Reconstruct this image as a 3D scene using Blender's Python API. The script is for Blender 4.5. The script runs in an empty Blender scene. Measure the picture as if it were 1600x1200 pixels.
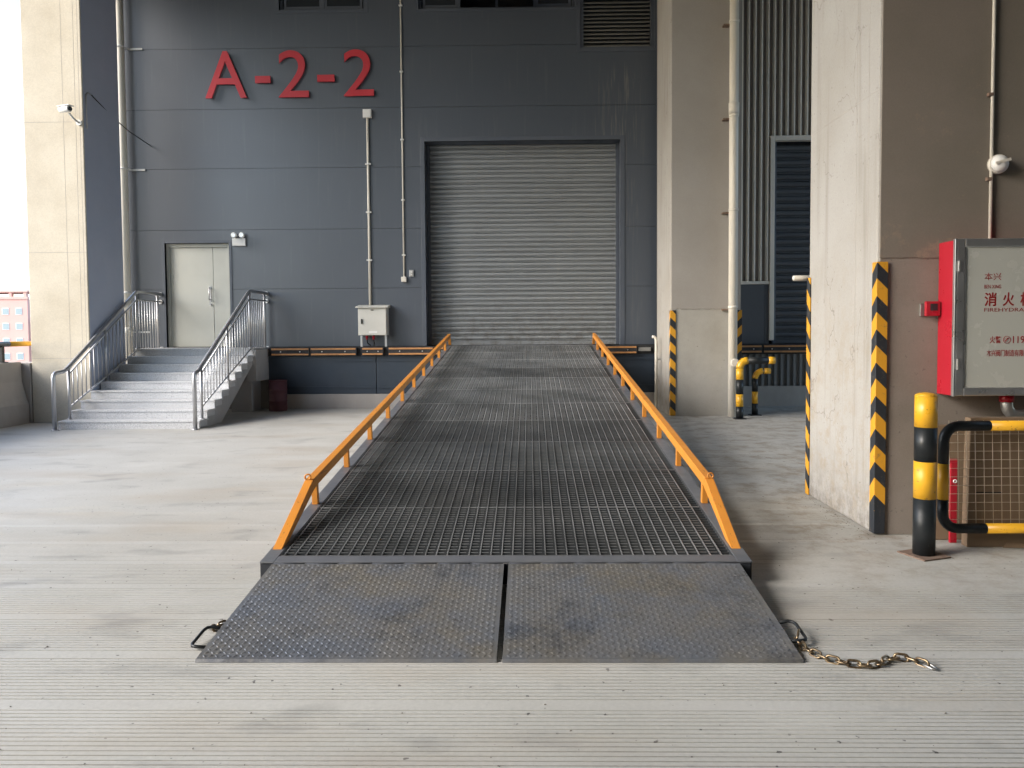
import bpy, bmesh, math, random
from mathutils import Vector, Matrix, noise

random.seed(7)
scene = bpy.context.scene
COL = scene.collection
R = math.radians

# ---------------------------------------------------------------- camera
cam_d = bpy.data.cameras.new('camera'); cam = bpy.data.objects.new('camera', cam_d); COL.objects.link(cam)
cam_d.sensor_fit = 'HORIZONTAL'; cam_d.sensor_width = 36; cam_d.lens = 27.0
cam_d.shift_x = -6.96/1600; cam_d.shift_y = -32.95/1600
cam_d.clip_start = 0.05; cam_d.clip_end = 5000
yaw, pitch, roll = 0.0171, 0.0421, -0.0068
fw = Vector((-math.sin(yaw)*math.cos(pitch), math.cos(yaw)*math.cos(pitch), -math.sin(pitch)))
rt = Vector((math.cos(yaw), math.sin(yaw), 0)); up = rt.cross(fw)
rt2 = math.cos(roll)*rt + math.sin(roll)*up; up2 = -math.sin(roll)*rt + math.cos(roll)*up
cam.matrix_world = Matrix(((rt2.x, up2.x, -fw.x, 0), (rt2.y, up2.y, -fw.y, 0), (rt2.z, up2.z, -fw.z, 1.6), (0, 0, 0, 1)))
scene.camera = cam

# ---------------------------------------------------------------- sky and sun
SUN_EL, SUN_AZ = R(29), R(248)          # compass bearing of the sun, clockwise from +Y
w = bpy.data.worlds.new('World'); scene.world = w; w.use_nodes = True
nt = w.node_tree; bg = nt.nodes['Background']
sky = nt.nodes.new('ShaderNodeTexSky'); sky.sky_type = 'NISHITA'; sky.sun_disc = False
sky.sun_elevation = SUN_EL; sky.sun_rotation = SUN_AZ; sky.air_density = 1.0; sky.dust_density = 1.4; sky.ozone_density = 1.0
nt.links.new(sky.outputs[0], bg.inputs[0]); bg.inputs[1].default_value = 0.15
sd = bpy.data.lights.new('sun', 'SUN'); so = bpy.data.objects.new('sun', sd); COL.objects.link(so)
sd.energy = 1.15; sd.angle = R(26); sd.color = (1.0, 0.97, 0.935)
sdir = Vector((math.sin(SUN_AZ)*math.cos(SUN_EL), math.cos(SUN_AZ)*math.cos(SUN_EL), math.sin(SUN_EL)))
so.rotation_euler = sdir.to_track_quat('Z', 'Y').to_euler(); so.location = (-20, -10, 20)
vs = scene.view_settings; vs.view_transform = 'Standard'; vs.look = 'None'; vs.gamma = 1; vs.exposure = 1.93
scene.cycles.use_denoising = True
scene.cycles.max_bounces = 5; scene.cycles.diffuse_bounces = 3; scene.cycles.glossy_bounces = 2; scene.cycles.transmission_bounces = 1
scene.cycles.sample_clamp_indirect = 8.0

# ---------------------------------------------------------------- helpers
class MB:
    """collects faces of one mesh, in world coordinates"""
    def __init__(s): s.v = []; s.f = []; s.sm = []
    def add(s, vs_, fs, smooth=False):
        o = len(s.v); s.v += [tuple(p) for p in vs_]
        for f in fs: s.f.append(tuple(i+o for i in f)); s.sm.append(smooth)
        return s
    def box(s, x0, x1, y0, y1, z0, z1):
        if x0 > x1: x0, x1 = x1, x0
        if y0 > y1: y0, y1 = y1, y0
        if z0 > z1: z0, z1 = z1, z0
        return s.add([(x0,y0,z0),(x1,y0,z0),(x1,y1,z0),(x0,y1,z0),(x0,y0,z1),(x1,y0,z1),(x1,y1,z1),(x0,y1,z1)],
              [(0,3,2,1),(4,5,6,7),(0,1,5,4),(1,2,6,5),(2,3,7,6),(3,0,4,7)])
    def hexa(s, p):       # 8 corners: bottom loop 0-3 (ccw from above), top loop 4-7
        return s.add(p, [(0,3,2,1),(4,5,6,7),(0,1,5,4),(1,2,6,5),(2,3,7,6),(3,0,4,7)])
    def prism(s, prof, axis, a, b):
        """extrude a closed 2-D profile along an axis; prof in the two other axes, in order (x,y,z) without the axis"""
        n = len(prof)
        def P(p, t):
            q = list(p); q.insert('xyz'.index(axis), t); return tuple(q)
        vs_ = [P(p, a) for p in prof] + [P(p, b) for p in prof]
        fs = [tuple(range(n))[::-1], tuple(range(n, 2*n))] + [(i, (i+1) % n, (i+1) % n+n, i+n) for i in range(n)]
        return s.add(vs_, fs)
    def tube(s, path, r, n=12, closed=False, caps=True):
        path = [Vector(p) for p in path]; m = len(path); rings = []
        rr = r if isinstance(r, (list, tuple)) else [r]*m
        def tan(i):
            if closed: return (path[(i+1) % m]-path[i-1]).normalized()
            if i == 0: return (path[1]-path[0]).normalized()
            if i == m-1: return (path[-1]-path[-2]).normalized()
            return ((path[i+1]-path[i]).normalized()+(path[i]-path[i-1]).normalized()).normalized()
        t0 = tan(0); a = Vector((0,0,1)) if abs(t0.z) < .9 else Vector((1,0,0))
        u = t0.cross(a).normalized()
        for i in range(m):
            t = tan(i); u = (u-t*u.dot(t)).normalized(); v = t.cross(u)
            rings.append([path[i]+(u*math.cos(2*math.pi*k/n)+v*math.sin(2*math.pi*k/n))*rr[i] for k in range(n)])
        vs_ = [p for rg in rings for p in rg]; fs = []
        for i in range(m if closed else m-1):
            j = (i+1) % m
            for k in range(n): fs.append((i*n+k, i*n+(k+1) % n, j*n+(k+1) % n, j*n+k))
        s.add(vs_, fs, True)
        if caps and not closed:
            o = len(s.v)-len(vs_)
            s.f.append(tuple(o+k for k in range(n))[::-1]); s.sm.append(False)
            s.f.append(tuple(o+(m-1)*n+k for k in range(n))); s.sm.append(False)
        return s
    def bar(s, a, b, w_, h_, upv=(0,0,1)):
        a, b = Vector(a), Vector(b); t = (b-a).normalized(); sx = t.cross(Vector(upv)).normalized(); uz = sx.cross(t)
        q = lambda p, i, j: p+sx*(i*w_/2)+uz*(j*h_/2)
        return s.hexa([q(a,-1,-1),q(a,1,-1),q(b,1,-1),q(b,-1,-1),q(a,-1,1),q(a,1,1),q(b,1,1),q(b,-1,1)])
    def mesh(s, name, base):
        me = bpy.data.meshes.new(name); b = Vector(base)
        me.from_pydata([(p[0]-b.x, p[1]-b.y, p[2]-b.z) for p in s.v], [], s.f)
        me.polygons.foreach_set('use_smooth', s.sm)
        bm = bmesh.new(); bm.from_mesh(me); bmesh.ops.recalc_face_normals(bm, faces=bm.faces); bm.to_mesh(me); bm.free()
        return me

BASE = {}
def tag(o, label=None, cat=None, group=None, kind=None):
    if label: o['label'] = label
    if cat: o['category'] = cat
    if group: o['group'] = group
    if kind: o['kind'] = kind
    return o
def thing(name, label, cat, base, group=None):
    o = bpy.data.objects.new(name, None); COL.objects.link(o); o.empty_display_size = .1
    o.location = base; BASE[o.name] = Vector(base); return tag(o, label, cat, group)
def part(name, mb, mat, parent, bevel=0, label=None):
    me = mb.mesh(name, BASE[parent.name]); me.materials.append(mat)
    o = bpy.data.objects.new(name, me); COL.objects.link(o); o.parent = parent; BASE[o.name] = BASE[parent.name]
    if bevel: bev(o, bevel)
    if label: o['label'] = label
    return o
def whole(name, mb, mat, base, label=None, cat=None, group=None, kind=None, bevel=0):
    me = mb.mesh(name, base); me.materials.append(mat)
    o = bpy.data.objects.new(name, me); COL.objects.link(o); o.location = base; BASE[o.name] = Vector(base)
    if bevel: bev(o, bevel)
    return tag(o, label, cat, group, kind)
def bev(o, wd, seg=2):
    m = o.modifiers.new('bevel', 'BEVEL'); m.width = wd; m.segments = seg; m.limit_method = 'ANGLE'; m.angle_limit = R(40)
def dup(o, off, parent=None):
    c = o.copy(); COL.objects.link(c); c.parent = parent or o.parent; c.location = Vector(o.location)+Vector(off)
    BASE[c.name] = BASE[o.name]; return c
def arc(c, r, a0, a1, n, ax1, ax2):
    c, ax1, ax2 = Vector(c), Vector(ax1), Vector(ax2)
    return [c+ax1*(r*math.cos(R(a0+(a1-a0)*i/n)))+ax2*(r*math.sin(R(a0+(a1-a0)*i/n))) for i in range(n+1)]

# ---------------------------------------------------------------- materials
def mat(name, col, rough=.6, metal=0., var=0., vscale=3., col2=None, bump=0., bscale=60., stretch=(1,1,1), spec=.5, fine=0., fscale=90., rnd=0., speck=None, rv=.12):
    """painted / mineral surface: base colour, large blotches towards col2, fine grain, bump"""
    m = bpy.data.materials.new(name); m.use_nodes = True; n = m.node_tree; N = n.nodes; L = n.links
    b = N['Principled BSDF']; b.inputs['Roughness'].default_value = rough; b.inputs['Metallic'].default_value = metal
    b.inputs['Specular IOR Level'].default_value = spec
    geo = N.new('ShaderNodeNewGeometry'); mp = N.new('ShaderNodeMapping'); mp.inputs['Scale'].default_value = stretch
    L.new(geo.outputs['Position'], mp.inputs[0]); vec = mp.outputs[0]
    out = None
    base = N.new('ShaderNodeRGB'); base.outputs[0].default_value = (*col, 1); out = base.outputs[0]
    def mix(a, bcol, fac, mode='MIX'):
        x = N.new('ShaderNodeMix'); x.data_type = 'RGBA'; x.blend_type = mode
        if isinstance(fac, float): x.inputs[0].default_value = fac
        else: L.new(fac, x.inputs[0])
        L.new(a, x.inputs[6])
        if isinstance(bcol, tuple): x.inputs[7].default_value = (*bcol, 1)
        else: L.new(bcol, x.inputs[7])
        return x.outputs[2]
    def noi(sc, det=5, ro=.6):
        t = N.new('ShaderNodeTexNoise'); t.inputs['Scale'].default_value = sc; t.inputs['Detail'].default_value = det; t.inputs['Roughness'].default_value = ro
        L.new(vec, t.inputs['Vector']); return t.outputs[0]
    def ramp(x, a, c, lo=0., hi=1.):
        r = N.new('ShaderNodeMapRange'); r.inputs[1].default_value = a; r.inputs[2].default_value = c; r.inputs[3].default_value = lo; r.inputs[4].default_value = hi
        L.new(x, r.inputs[0]); return r.outputs[0]
    if var:
        out = mix(out, col2 or tuple(c*.6 for c in col), ramp(noi(vscale), .38, .68, 0, var))
    if fine:
        g = ramp(noi(fscale, 3, .7), .3, .7, 1-fine, 1+fine); cm = N.new('ShaderNodeCombineColor')
        for i in range(3): L.new(g, cm.inputs[i])
        out = mix(out, cm.outputs[0], 1.0, 'MULTIPLY')
    if speck:
        out = mix(out, speck[0], ramp(noi(speck[1], 2, .5), speck[2], speck[2]+.04))
    if rnd:
        oi = N.new('ShaderNodeObjectInfo'); g = ramp(oi.outputs['Random'], 0, 1, 1-rnd, 1+rnd); cm = N.new('ShaderNodeCombineColor')
        for i in range(3): L.new(g, cm.inputs[i])
        out = mix(out, cm.outputs[0], 1.0, 'MULTIPLY')
    L.new(out, b.inputs['Base Color'])
    rg = ramp(noi(vscale*2.3), .3, .7, max(.05, rough-rv), min(1, rough+rv)); L.new(rg, b.inputs['Roughness'])
    if bump:
        bp = N.new('ShaderNodeBump'); bp.inputs['Strength'].default_value = bump; bp.inputs['Distance'].default_value = .01
        L.new(noi(bscale, 4), bp.inputs['Height']); L.new(bp.outputs[0], b.inputs['Normal'])
    m['_mix'] = 1
    m.node_tree['h'] = 1
    H[name] = (n, b, vec, mix, noi, ramp, geo)
    return m
H = {}
def overlay(name, make):
    """adds another colour layer on top of a material made by mat(); make(helpers) -> (colour, factor socket)"""
    n, b, vec, mix, noi, ramp, geo = H[name]
    src = b.inputs['Base Color'].links[0].from_socket
    c, f = make(n, noi, ramp, geo)
    n.links.new(mix(src, c, f), b.inputs['Base Color'])
def math_(n, op, a, b=None):
    x = n.nodes.new('ShaderNodeMath'); x.operation = op
    for i, q in enumerate((a, b)):
        if q is None: continue
        if isinstance(q, (int, float)): x.inputs[i].default_value = q
        else: n.links.new(q, x.inputs[i])
    return x.outputs[0]
def stretched(n, geo, sc, scale, det=4):
    mp = n.nodes.new('ShaderNodeMapping'); mp.inputs['Scale'].default_value = sc; n.links.new(geo.outputs['Position'], mp.inputs[0])
    t = n.nodes.new('ShaderNodeTexNoise'); t.inputs['Scale'].default_value = scale; t.inputs['Detail'].default_value = det
    n.links.new(mp.outputs[0], t.inputs['Vector']); return t.outputs[0]
def sep(n, geo):
    s = n.nodes.new('ShaderNodeSeparateXYZ'); n.links.new(geo.outputs['Position'], s.inputs[0]); return s.outputs

M = {}
M['floor'] = mat('floor_concrete', (.455,.447,.415), .66, var=.6, vscale=.5, col2=(.35,.345,.315), bump=.12, bscale=25, fine=.07, fscale=45, speck=((.10,.095,.09), 24, .70))
overlay('floor_concrete', lambda n, noi, ramp, geo: ((.37,.32,.255), ramp(stretched(n, geo, (.45,1.2,1), 1.1, 5), .50, .74, 0, .6)))
overlay('floor_concrete', lambda n, noi, ramp, geo: ((.53,.525,.50), ramp(stretched(n, geo, (.55,1.5,1), 1.2, 5), .53, .76, 0, .5)))
overlay('floor_concrete', lambda n, noi, ramp, geo: ((.19,.19,.185), ramp(stretched(n, geo, (.8,1.6,1), 2.0, 6), .57, .74, 0, .55)))
overlay('floor_concrete', lambda n, noi, ramp, geo: ((.24,.20,.15), math_(n, 'MULTIPLY', ramp(noi(3.5, 6, .75), .47, .62, 0, .7), math_(n, 'MULTIPLY', ramp(sep(n, geo)[0], 1.2, 2.2, 0, 1), ramp(sep(n, geo)[1], 4.0, 6.0, .15, 1)))))
M['ceiling'] = mat('ceiling_concrete', (.27,.26,.245), .9, var=.4, vscale=.5)
M['outside'] = mat('outside_asphalt', (.16,.16,.15), .9, var=.4, vscale=.1)
M['concrete'] = mat('pillar_concrete', (.365,.352,.33), .85, var=.6, vscale=1.1, col2=(.30,.28,.245), bump=.15, bscale=20, fine=.06, fscale=60)
overlay('pillar_concrete', lambda n, noi, ramp, geo: ((.22,.20,.17), ramp(stretched(n, geo, (5,5,.35), 1.6, 5), .54, .78, 0, .6)))
overlay('pillar_concrete', lambda n, noi, ramp, geo: ((.16,.15,.13), ramp(noi(38, 2, .5), .70, .74, 0, .6)))
overlay('pillar_concrete', lambda n, noi, ramp, geo: ((.30,.25,.185), math_(n, 'MULTIPLY', ramp(noi(5, 5, .75), .48, .66, 0, .75), ramp(sep(n, geo)[2], 2.6, .3, 0, 1))))
def cracks(n, noi, ramp, geo):
    mp = n.nodes.new('ShaderNodeMapping'); mp.inputs['Scale'].default_value = (1.2,1.2,.8); n.links.new(geo.outputs['Position'], mp.inputs[0])
    nz = n.nodes.new('ShaderNodeTexNoise'); nz.inputs['Scale'].default_value = 3; nz.inputs['Detail'].default_value = 4; n.links.new(mp.outputs[0], nz.inputs['Vector'])
    ad = n.nodes.new('ShaderNodeVectorMath'); ad.operation = 'MULTIPLY_ADD'; ad.inputs[1].default_value = (.6,.6,.6); n.links.new(nz.outputs['Color'], ad.inputs[0]); n.links.new(mp.outputs[0], ad.inputs[2])
    v = n.nodes.new('ShaderNodeTexVoronoi'); v.feature = 'DISTANCE_TO_EDGE'; v.inputs['Scale'].default_value = 1.3; n.links.new(ad.outputs[0], v.inputs['Vector'])
    return (.15,.13,.11), math_(n, 'MULTIPLY', ramp(v.outputs['Distance'], .008, .002, 0, .55), ramp(noi(1.7, 2, .5), .5, .6, 0, 1))
overlay('pillar_concrete', cracks)
overlay('pillar_concrete', lambda n, noi, ramp, geo: ((.17,.15,.125), math_(n, 'MULTIPLY', ramp(noi(9, 6, .8), .44, .6, 0, .7), ramp(sep(n, geo)[2], .42, .02, 0, 1))))
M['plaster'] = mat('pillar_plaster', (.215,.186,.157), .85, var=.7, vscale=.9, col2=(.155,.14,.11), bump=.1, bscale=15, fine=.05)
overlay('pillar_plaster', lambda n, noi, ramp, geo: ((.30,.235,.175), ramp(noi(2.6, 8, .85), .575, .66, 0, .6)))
M['front_shade_coat'] = mat('brown_front_shade', (.255,.22,.19), .88, var=.6, vscale=1.5, col2=(.17,.145,.115), bump=.2, bscale=25, fine=.06)  # pillar concrete darkened: shade of the front face put into the colour
overlay('brown_front_shade', lambda n, noi, ramp, geo: ((.09,.08,.065), ramp(noi(30, 3, .6), .66, .72, 0, .6)))
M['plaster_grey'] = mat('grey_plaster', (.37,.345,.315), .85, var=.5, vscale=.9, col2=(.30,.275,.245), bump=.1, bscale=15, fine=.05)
M['grey_shade_coat'] = mat('grey_front_shade', (.42,.40,.36), .88, var=.6, vscale=1.5, col2=(.31,.29,.25), bump=.2, bscale=25, fine=.06)  # same for the far pillar: front shade put into the colour
overlay('grey_front_shade', lambda n, noi, ramp, geo: ((.12,.11,.09), ramp(noi(16, 3, .6), .68, .74, 0, .6)))
M['warm_concrete'] = mat('warm_concrete', (.60,.54,.43), .85, var=.7, vscale=1.3, col2=(.48,.42,.32), bump=.15, bscale=20, fine=.08, fscale=50)
M['oldconcrete'] = mat('barrier_concrete', (.42,.39,.36), .9, var=.6, vscale=1.4, col2=(.28,.25,.22), bump=.2, bscale=20, stretch=(1,1,.5))
M['panel'] = mat('blue_grey_panel', (.069,.083,.106), .37, var=.25, vscale=.6, col2=(.08,.093,.112), bump=.01, bscale=1.2, spec=.8, rv=.025)
def streaks(n, noi, ramp, geo):
    x, y, z = sep(n, geo)
    mx = math_(n, 'MULTIPLY', ramp(x, 1.15, 1.75), ramp(x, 2.1, 2.5, 1, 0))
    mz = math_(n, 'MULTIPLY', ramp(z, 7.2, 6.8), ramp(z, 3.0, 5.5, .25, 1))
    s = ramp(stretched(n, geo, (26,1,1.3), 1.2, 5), .52, .74, 0, .55)
    return (.26,.245,.22), math_(n, 'MULTIPLY', s, math_(n, 'MULTIPLY', mx, mz))
overlay('blue_grey_panel', streaks)
overlay('blue_grey_panel', lambda n, noi, ramp, geo: ((.14,.15,.165), ramp(stretched(n, geo, (9,1,.6), 1.3, 4), .58, .8, 0, .35)))
overlay('blue_grey_panel', lambda n, noi, ramp, geo: ((.20,.20,.20), math_(n, 'MULTIPLY', ramp(noi(14, 6, .8), .60, .72, 0, .5), ramp(sep(n, geo)[2], 1.75, 1.3, 0, 1))))
M['trim'] = mat('blue_grey_trim', (.08,.095,.122), .45, var=.3, vscale=2, col2=(.11,.12,.14))
M['dark'] = mat('dark_backing', (.02,.022,.026), .8)
M['skirt'] = mat('dark_blue_skirt', (.028,.042,.062), .5, var=.4, vscale=1.5, col2=(.04,.05,.06))
M['shutter'] = mat('shutter_grey', (.25,.27,.288), .40, var=.3, vscale=1.2, col2=(.21,.22,.225), rnd=.06)
overlay('shutter_grey', lambda n, noi, ramp, geo: ((.13,.12,.105), math_(n, 'MULTIPLY', ramp(noi(6, 6, .8), .45, .62, 0, .7), ramp(sep(n, geo)[2], 2.6, 1.35, 0, 1))))
overlay('shutter_grey', lambda n, noi, ramp, geo: ((.32,.32,.31), ramp(stretched(n, geo, (6,1,.8), 1.2, 5), .60, .74, 0, .3)))
M['shutter_dark'] = mat('shutter_charcoal', (.085,.09,.10), .45, rnd=.1)
M['louvre'] = mat('louvre_grey', (.15,.15,.145), .5, rnd=.05)
M['glass'] = mat('window_glass', (.02,.025,.03), .08, spec=.8)
M['door'] = mat('cream_grey_door', (.50,.515,.475), .5, var=.2, vscale=2)
M['white'] = mat('white_plastic', (.72,.72,.70), .45)
M['cream'] = mat('cream_pipe', (.68,.645,.57), .45, var=.25, vscale=2, col2=(.58,.54,.47))
M['red_sign'] = mat('red_sign_paint', (.50,.022,.035), .45, var=.25, vscale=2, col2=(.42,.05,.07))
M['cab'] = mat('cabinet_paint', (.60,.595,.55), .45, var=.2, vscale=4)
M['granite'] = mat('grey_granite', (.56,.56,.555), .55, var=.3, vscale=1.5, col2=(.47,.47,.475), fine=.35, fscale=110, rnd=.06, speck=((.22,.22,.225), 70, .64))
M['stringer'] = mat('stair_concrete', (.42,.41,.40), .85, var=.4, vscale=2)
M['steel'] = mat('stainless_steel', (.50,.50,.505), .40, metal=.85)
M['galv'] = mat('galvanised_steel', (.50,.50,.49), .42, metal=.85, var=.4, vscale=6, col2=(.35,.34,.32))
M['blackrub'] = mat('black_rubber', (.018,.018,.02), .7, var=.5, vscale=5, col2=(.05,.05,.05))
M['orangebar'] = mat('bumper_orange', (.52,.25,.09), .5, var=.6, vscale=8, col2=(.30,.14,.06))
M['orange'] = mat('ramp_orange_paint', (.60,.235,.03), .42, var=.4, vscale=3, col2=(.46,.17,.035), speck=((.25,.10,.04), 40, .74))
M['deck'] = mat('ramp_dark_steel', (.135,.145,.165), .45, metal=.35, var=.7, vscale=2.5, col2=(.20,.205,.21), bump=.08, bscale=40)
M['grate'] = mat('grating_bars', (.068,.078,.087), .45, metal=.3, var=.8, vscale=1.1, col2=(.125,.13,.128), rnd=.3)
M['cross'] = mat('grating_cross_bars', (.46,.47,.475), .40, metal=.6, var=.85, vscale=1.6, col2=(.16,.165,.165), rnd=.3)
M['plate'] = mat('checker_plate', (.175,.19,.215), .38, metal=.45, var=.8, vscale=2.2, col2=(.215,.205,.185), bump=.06, bscale=50, fine=.12, fscale=70)
overlay('checker_plate', lambda n, noi, ramp, geo: ((.21,.19,.15), ramp(noi(1.25, 5, .7), .47, .62, 0, .75)))
overlay('checker_plate', lambda n, noi, ramp, geo: ((.035,.043,.06), ramp(noi(2.0, 9, .82), .51, .64, 0, .6)))
overlay('checker_plate', lambda n, noi, ramp, geo: ((.30,.29,.26), ramp(stretched(n, geo, (14,2,2), 1.5, 5), .62, .72, 0, .4)))
M['beamblack'] = mat('ramp_side_black', (.022,.025,.032), .5)
M['chain'] = mat('brass_zinc_chain', (.33,.25,.15), .38, metal=.85, var=.9, vscale=25, col2=(.09,.06,.04))
M['yellow'] = mat('yellow_paint', (.68,.36,.02), .38, var=.2, vscale=5, col2=(.60,.30,.03), speck=((.12,.08,.03), 60, .76))
for nm in ('ramp_orange_paint', 'yellow_paint'):
    overlay(nm, lambda n, noi, ramp, geo: ((.20,.12,.06), ramp(noi(9, 8, .85), .60, .655, 0, .75)))
    overlay(nm, lambda n, noi, ramp, geo: ((.045,.04,.035), ramp(stretched(n, geo, (30,4,30), 1.4, 5), .66, .72, 0, .65)))
M['black'] = mat('black_paint', (.011,.014,.016), .42, var=.4, vscale=6, col2=(.022,.022,.022), spec=.35)
overlay('black_paint', lambda n, noi, ramp, geo: ((.10,.095,.085), ramp(noi(7, 8, .85), .61, .67, 0, .6)))
M['rust'] = mat('rusty_steel', (.16,.10,.07), .8, var=.7, vscale=20, col2=(.25,.20,.16))
M['red'] = mat('red_enamel', (.38,.012,.026), .35)
M['alu'] = mat('brushed_aluminium', (.60,.60,.60), .35, metal=.9)
M['board'] = mat('white_glass_panel', (.44,.45,.415), .22, spec=.6)
M['redtext'] = mat('dark_red_lettering', (.26,.02,.02), .5)
M['card'] = mat('brown_cardboard', (.19,.13,.08), .9, var=.4, vscale=3, col2=(.17,.115,.07))
M['wire'] = mat('mesh_wire', (.55,.47,.36), .5, metal=.5)
M['pink'] = mat('pink_render', (.69,.42,.36), .9, var=.2, vscale=.2)
M['winblue'] = mat('far_window_glass', (.30,.38,.40), .3)
M['screen'] = mat('dark_display', (.02,.025,.03), .2)
M['clad_l'] = mat('cream_cladding', (.84,.765,.66), .45, var=.15, vscale=2, col2=(.7,.64,.55))
M['clad_d'] = mat('dark_cladding_base', (.24,.21,.185), .6)
M['grey'] = mat('grey_panel', (.10,.105,.115), .5)
M['greyc'] = mat('grey_corrugated', (.19,.19,.185), .6)
M['maroon'] = mat('maroon_drum', (.09,.03,.04), .6)

def chevron(name, y0, pitch, slope=1.0, off=0., low=.0):
    m = bpy.data.materials.new(name); m.use_nodes = True; n = m.node_tree; N = n.nodes; L = n.links; b = N['Principled BSDF']
    tc = N.new('ShaderNodeTexCoord'); s = N.new('ShaderNodeSeparateXYZ'); L.new(tc.outputs['Object'], s.inputs[0])
    d = math_(n, 'ADD', math_(n, 'ABSOLUTE', s.outputs[0]), math_(n, 'ABSOLUTE', s.outputs[1]))
    v = math_(n, 'ADD', s.outputs[2], math_(n, 'MULTIPLY', d, slope))
    fr = math_(n, 'FRACT', math_(n, 'DIVIDE', math_(n, 'ADD', v, off), pitch))
    isY = math_(n, 'GREATER_THAN', fr, .48); hi = math_(n, 'GREATER_THAN', s.outputs[2], low)
    t = N.new('ShaderNodeTexNoise'); t.inputs['Scale'].default_value = 14; t.inputs['Detail'].default_value = 6; L.new(tc.outputs['Object'], t.inputs['Vector'])
    wear = N.new('ShaderNodeMapRange'); t.inputs['Roughness'].default_value = .8; wear.inputs[1].default_value = .56; wear.inputs[2].default_value = .66; wear.inputs[4].default_value = .6; L.new(t.outputs[0], wear.inputs[0])
    x = N.new('ShaderNodeMix'); x.data_type = 'RGBA'; L.new(math_(n, 'MULTIPLY', isY, hi), x.inputs[0])
    x.inputs[6].default_value = (.02,.024,.03,1); x.inputs[7].default_value = (.62,.30,.02,1)
    x2 = N.new('ShaderNodeMix'); x2.data_type = 'RGBA'; L.new(wear.outputs[0], x2.inputs[0]); L.new(x.outputs[2], x2.inputs[6]); x2.inputs[7].default_value = (.13,.10,.07,1)
    L.new(x2.outputs[2], b.inputs['Base Color']); b.inputs['Roughness'].default_value = .55
    return m

# ================================================================= SETTING
# outside ground far below the loading level
g = MB(); g.box(-3000, 3000, -3000, 3000, -9.2, -9.0); whole('outside_ground', g, M['outside'], (0,0,-9), kind='structure')

# loading floor: a concrete slab, its near part with sawn drainage grooves (real recesses that fade in and out)
def floor_mesh():
    X0, X1 = -9.35, 14.0
    xs = [X0+(X1-X0)*i/84 for i in range(85)]
    rows = []                                            # (y, is_groove)
    ys = [-25., -15, -8, -4, -1]
    for y in ys: rows.append((y, 0))
    y = .2; k = 0
    while y < 10.5:
        gap = .032+random.uniform(-.0025, .0025)
        rows += [(y, 0), (y+.0006, 1), (y+.0074, 1), (y+.008, 0)]
        k += 1
        if k % 14 == 0: y += .098
        else: y += gap
    for yy in (11, 11.6, 12.2, 12.8, 13.4, 14, 14.6, 15.2, 15.6, 15.95): rows.append((yy, 0))
    vs_ = []; fs = []
    nx = len(xs)
    for (yy, gr) in rows:
        for x in xs:
            z = 0.
            if gr:
                nz = noise.noise(Vector((x*.42, yy*1.1, 3.3)))*.8+noise.noise(Vector((x*1.6, yy*2.5, 9.1)))*.45
                dpt = (.85 if yy < 4.6 else .6)+nz*1.35
                far = max(0, (yy-4.7)/3.6)
                dpt -= far*.55
                if x < -2.5: dpt -= .22*max(0, (yy-4.2))*.6
                dpt = max(0., min(1., dpt))
                z = -.013*dpt-.0002
            vs_.append((x, yy, z+.0015*noise.noise(Vector((x*.5, yy*.5, 0)))))
    for j in range(len(rows)-1):
        for i in range(nx-1): fs.append((j*nx+i, j*nx+i+1, (j+1)*nx+i+1, (j+1)*nx+i))
    m = MB(); m.add(vs_, fs)
    return m, [j for j in range(len(rows)-1) if rows[j][1] and rows[j+1][1]], nx-1
fm, grows, gnx = floor_mesh()
fl = whole('loading_floor', fm, M['floor'], (0,0,0), kind='structure')
fl.data.materials.append(mat('groove_dirt', (.17,.165,.155), .95, var=.6, vscale=2.5, col2=(.30,.295,.28)))
for j in grows:
    for i in range(gnx):
        q = fl.data.polygons[j*gnx+i]
        if q.center.z < -.004: q.material_index = 1
part('slab_body', MB().box(-9.35, 14, -25, 17.2, -.6, -.03), M['ceiling'], fl)
whole('ceiling', MB().box(-9.9, 14.6, -25, 17.0, 9.6, 10.2), M['ceiling'], (0,0,9.6), kind='structure')
whole('wall_back', MB().box(-9.0, 14.6, -25.4, -25.05, -.6, 9.58), M['ceiling'], (0,-25,0), kind='structure')
whole('wall_left_blocker', MB().box(-9.85, -9.4, -25, -3, -.6, 9.58), M['ceiling'], (-9.6,-12,0), kind='structure')  # unseen wall, added to block light from behind on the left
whole('wall_right', MB().box(14.05, 14.5, -25, 6.0, -.6, 9.58), M['ceiling'], (14,0,0), kind='structure')  # unseen wall, stopped short to let light reach the ribbed cladding

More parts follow.
